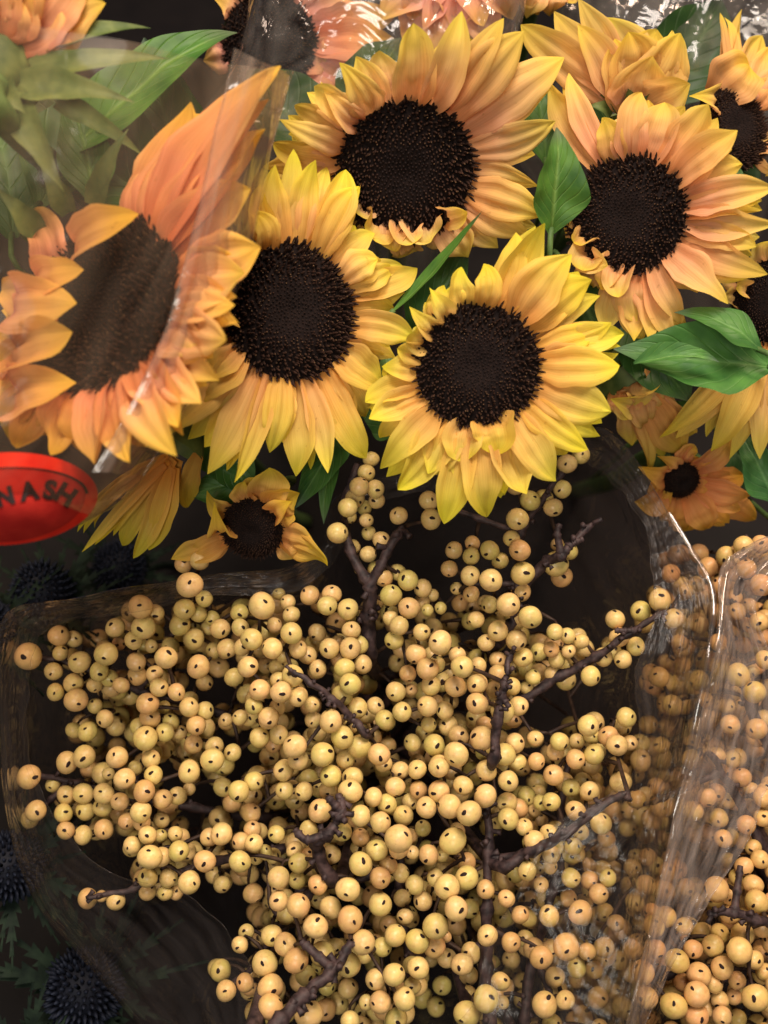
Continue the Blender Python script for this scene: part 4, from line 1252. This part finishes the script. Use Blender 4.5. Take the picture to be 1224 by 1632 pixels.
S4, _ = flat_sleeve("shiny clear sleeve around the sunflowers at the far side, above the open head",
    [(850, -260, .445), (842, -60, .44), (832, 30, .436), (815, 110, .438), (770, 180, .445), (700, 260, .455)], (-440, -10), M_FILM4, 0.0035, 14.0, 0.028, 0.04, (0.02, 0.42, 0), "sleeves of sunflowers")
S5, _ = flat_sleeve("dark crumpled clear sleeve in the shade beyond the narrow-petalled sunflower",
    [(1400, -260, .50), (1330, -60, .50), (1300, 60, .50), (1270, 150, .505), (1240, 240, .52)], (-420, 20), M_FILM4, 0.006, 21.0, 0.03, 0.03, (0.22, 0.46, 0), "sleeves of sunflowers")

# ------------------------------------------------------------------ sea hollies
def spiny_leaf(base, tip, wpx, nrm, seed):
    r = random.Random(seed)
    L = np.linalg.norm(tip - base)
    D = unit(tip - base)
    nrm = unit(nrm - D * (nrm @ D))
    S = np.cross(D, nrm)
    n = 15
    V, F = [], []
    for i in range(n):
        t = i / (n - 1)
        p = base + D * L * t + nrm * 0.18 * L * math.sin(math.pi * t * 0.8)
        w = wpx * (0.35 + 0.65 * math.sin(math.pi * min(1, t * 1.1 + 0.12))) * (1 - t) ** 0.35
        tooth = 2.1 if i % 2 else 0.75
        w = max(w * tooth, 0.0001) if 0 < i < n - 1 else w * 0.6
        fw = D * (0.10 * L if i % 2 else 0)
        V += [p - S * w + fw + nrm * w * 0.3, p - S * w * 0.15, p + S * w * 0.15, p + S * w + fw + nrm * w * 0.3 * r.uniform(.4, 1.4)]
    return V, grid_faces(n, 4)

def sea_holly(label, px, py, d, rpx, up, seed, nb=11):
    r = random.Random(seed)
    c = P(px, py, d)
    u = cdir(*up)
    R = rpx * d / FPX
    rootp = c + FWD * (c[2] / -FWD[2]) * 0.9
    rootp[2] = 0
    root = thing("sea_holly", rootp, label, "sea holly", "sea hollies beside the sleeve")
    ax = unit(np.cross(u, np.array((0.3, 0.2, 0.9))))
    ay = np.cross(u, ax)
    V = []
    nr, nc = 10, 16
    for i in range(nr):
        th = math.pi * (0.02 + 0.96 * i / (nr - 1))
        for j in range(nc):
            a = 2 * math.pi * j / nc
            V.append(c + u * R * 1.25 * math.cos(th) + R * math.sin(th) * (math.cos(a) * ax + math.sin(a) * ay))
    hd = mesh_obj("flower_head", V, grid_faces(nr, nc, True), M_THISTLE, root, attr=[0.2] * len(V))
    J = Join()
    ns = 260
    for k in range(ns):
        z = 1 - 1.7 * (k + .5) / ns
        a = k * 2.39996
        s = math.sqrt(max(0, 1 - z * z))
        dr = unit(u * z + s * (math.cos(a) * ax + math.sin(a) * ay))
        p = c + u * R * 1.25 * z + R * s * (math.cos(a) * ax + math.sin(a) * ay)
        h = R * r.uniform(0.16, 0.34)
        V, F = tube([p - dr * 0.0004, p + dr * h * 0.6, p + dr * h], [R * 0.075, R * 0.06, R * 0.012], 5)
        J.add(V, F, [0.25] * 5 + [r.uniform(0.4, 0.7)] * 5 + [r.uniform(.6, 1.0)] * 5)
    fo = mesh_obj("florets", J.v, J.f, M_THISTLE, None, attr=J.a)
    fo.parent = hd
    fo["kind"] = "stuff"
    for k in range(nb):
        a = 2 * math.pi * k / nb + r.uniform(-.2, .2)
        dr = unit(math.cos(a) * ax + math.sin(a) * ay + u * r.uniform(-0.1, 0.35))
        b = c - u * R * 1.1 + dr * R * 0.3
        V, F = spiny_leaf(b, b + dr * R * r.uniform(2.3, 3.6), R * r.uniform(0.16, 0.24), u, seed * 31 + k)
        mesh_obj("bract", V, F, M_SPINY, root)
    path = catmull([c - u * R, c - u * R * 3, c * 0.4 + rootp * 0.6, rootp], 12)
    path[-1][2] = 0
    V, F = tube(path, [0.0022] * 12, 7)
    mesh_obj("stem", V, F, M_SPINY, root)
    # stem leaves below the head
    for k in range(7):
        a = 2 * math.pi * k / 7 + seed
        dr = unit(math.cos(a) * ax + math.sin(a) * ay + u * 0.5)
        b = path[2 + k % 3]
        V, F = spiny_leaf(b, b + dr * R * r.uniform(3, 4.6), R * 0.2, u, seed * 77 + k)
        mesh_obj("stem_leaf", V, F, M_SPINY, root)
    return root

sea_holly("dark blue sea holly under the red sticker", 70, 945, 0.48, 42, (-.1, .5, .8), 1)
sea_holly("dark blue sea holly beside the rounded corner of the berry sleeve", -25, 1000, 0.46, 40, (.1, .3, .9), 2)
sea_holly("dark blue sea holly pressed against the long side of the berry sleeve", 15, 1380, 0.44, 46, (.1, .3, .9), 3)
sea_holly("dark blue sea holly low down by the crumpled film corner", 135, 1575, 0.45, 52, (.1, .4, .9), 4)
sea_holly("dark blue sea holly with spiny bracts behind the drooping petals", 190, 905, 0.53, 36, (.1, .3, .9), 5)
sea_holly("dark blue sea holly at the sleeve's foot, mostly spiny green bracts", 30, 1690, 0.43, 40, (.1, .3, .9), 6)
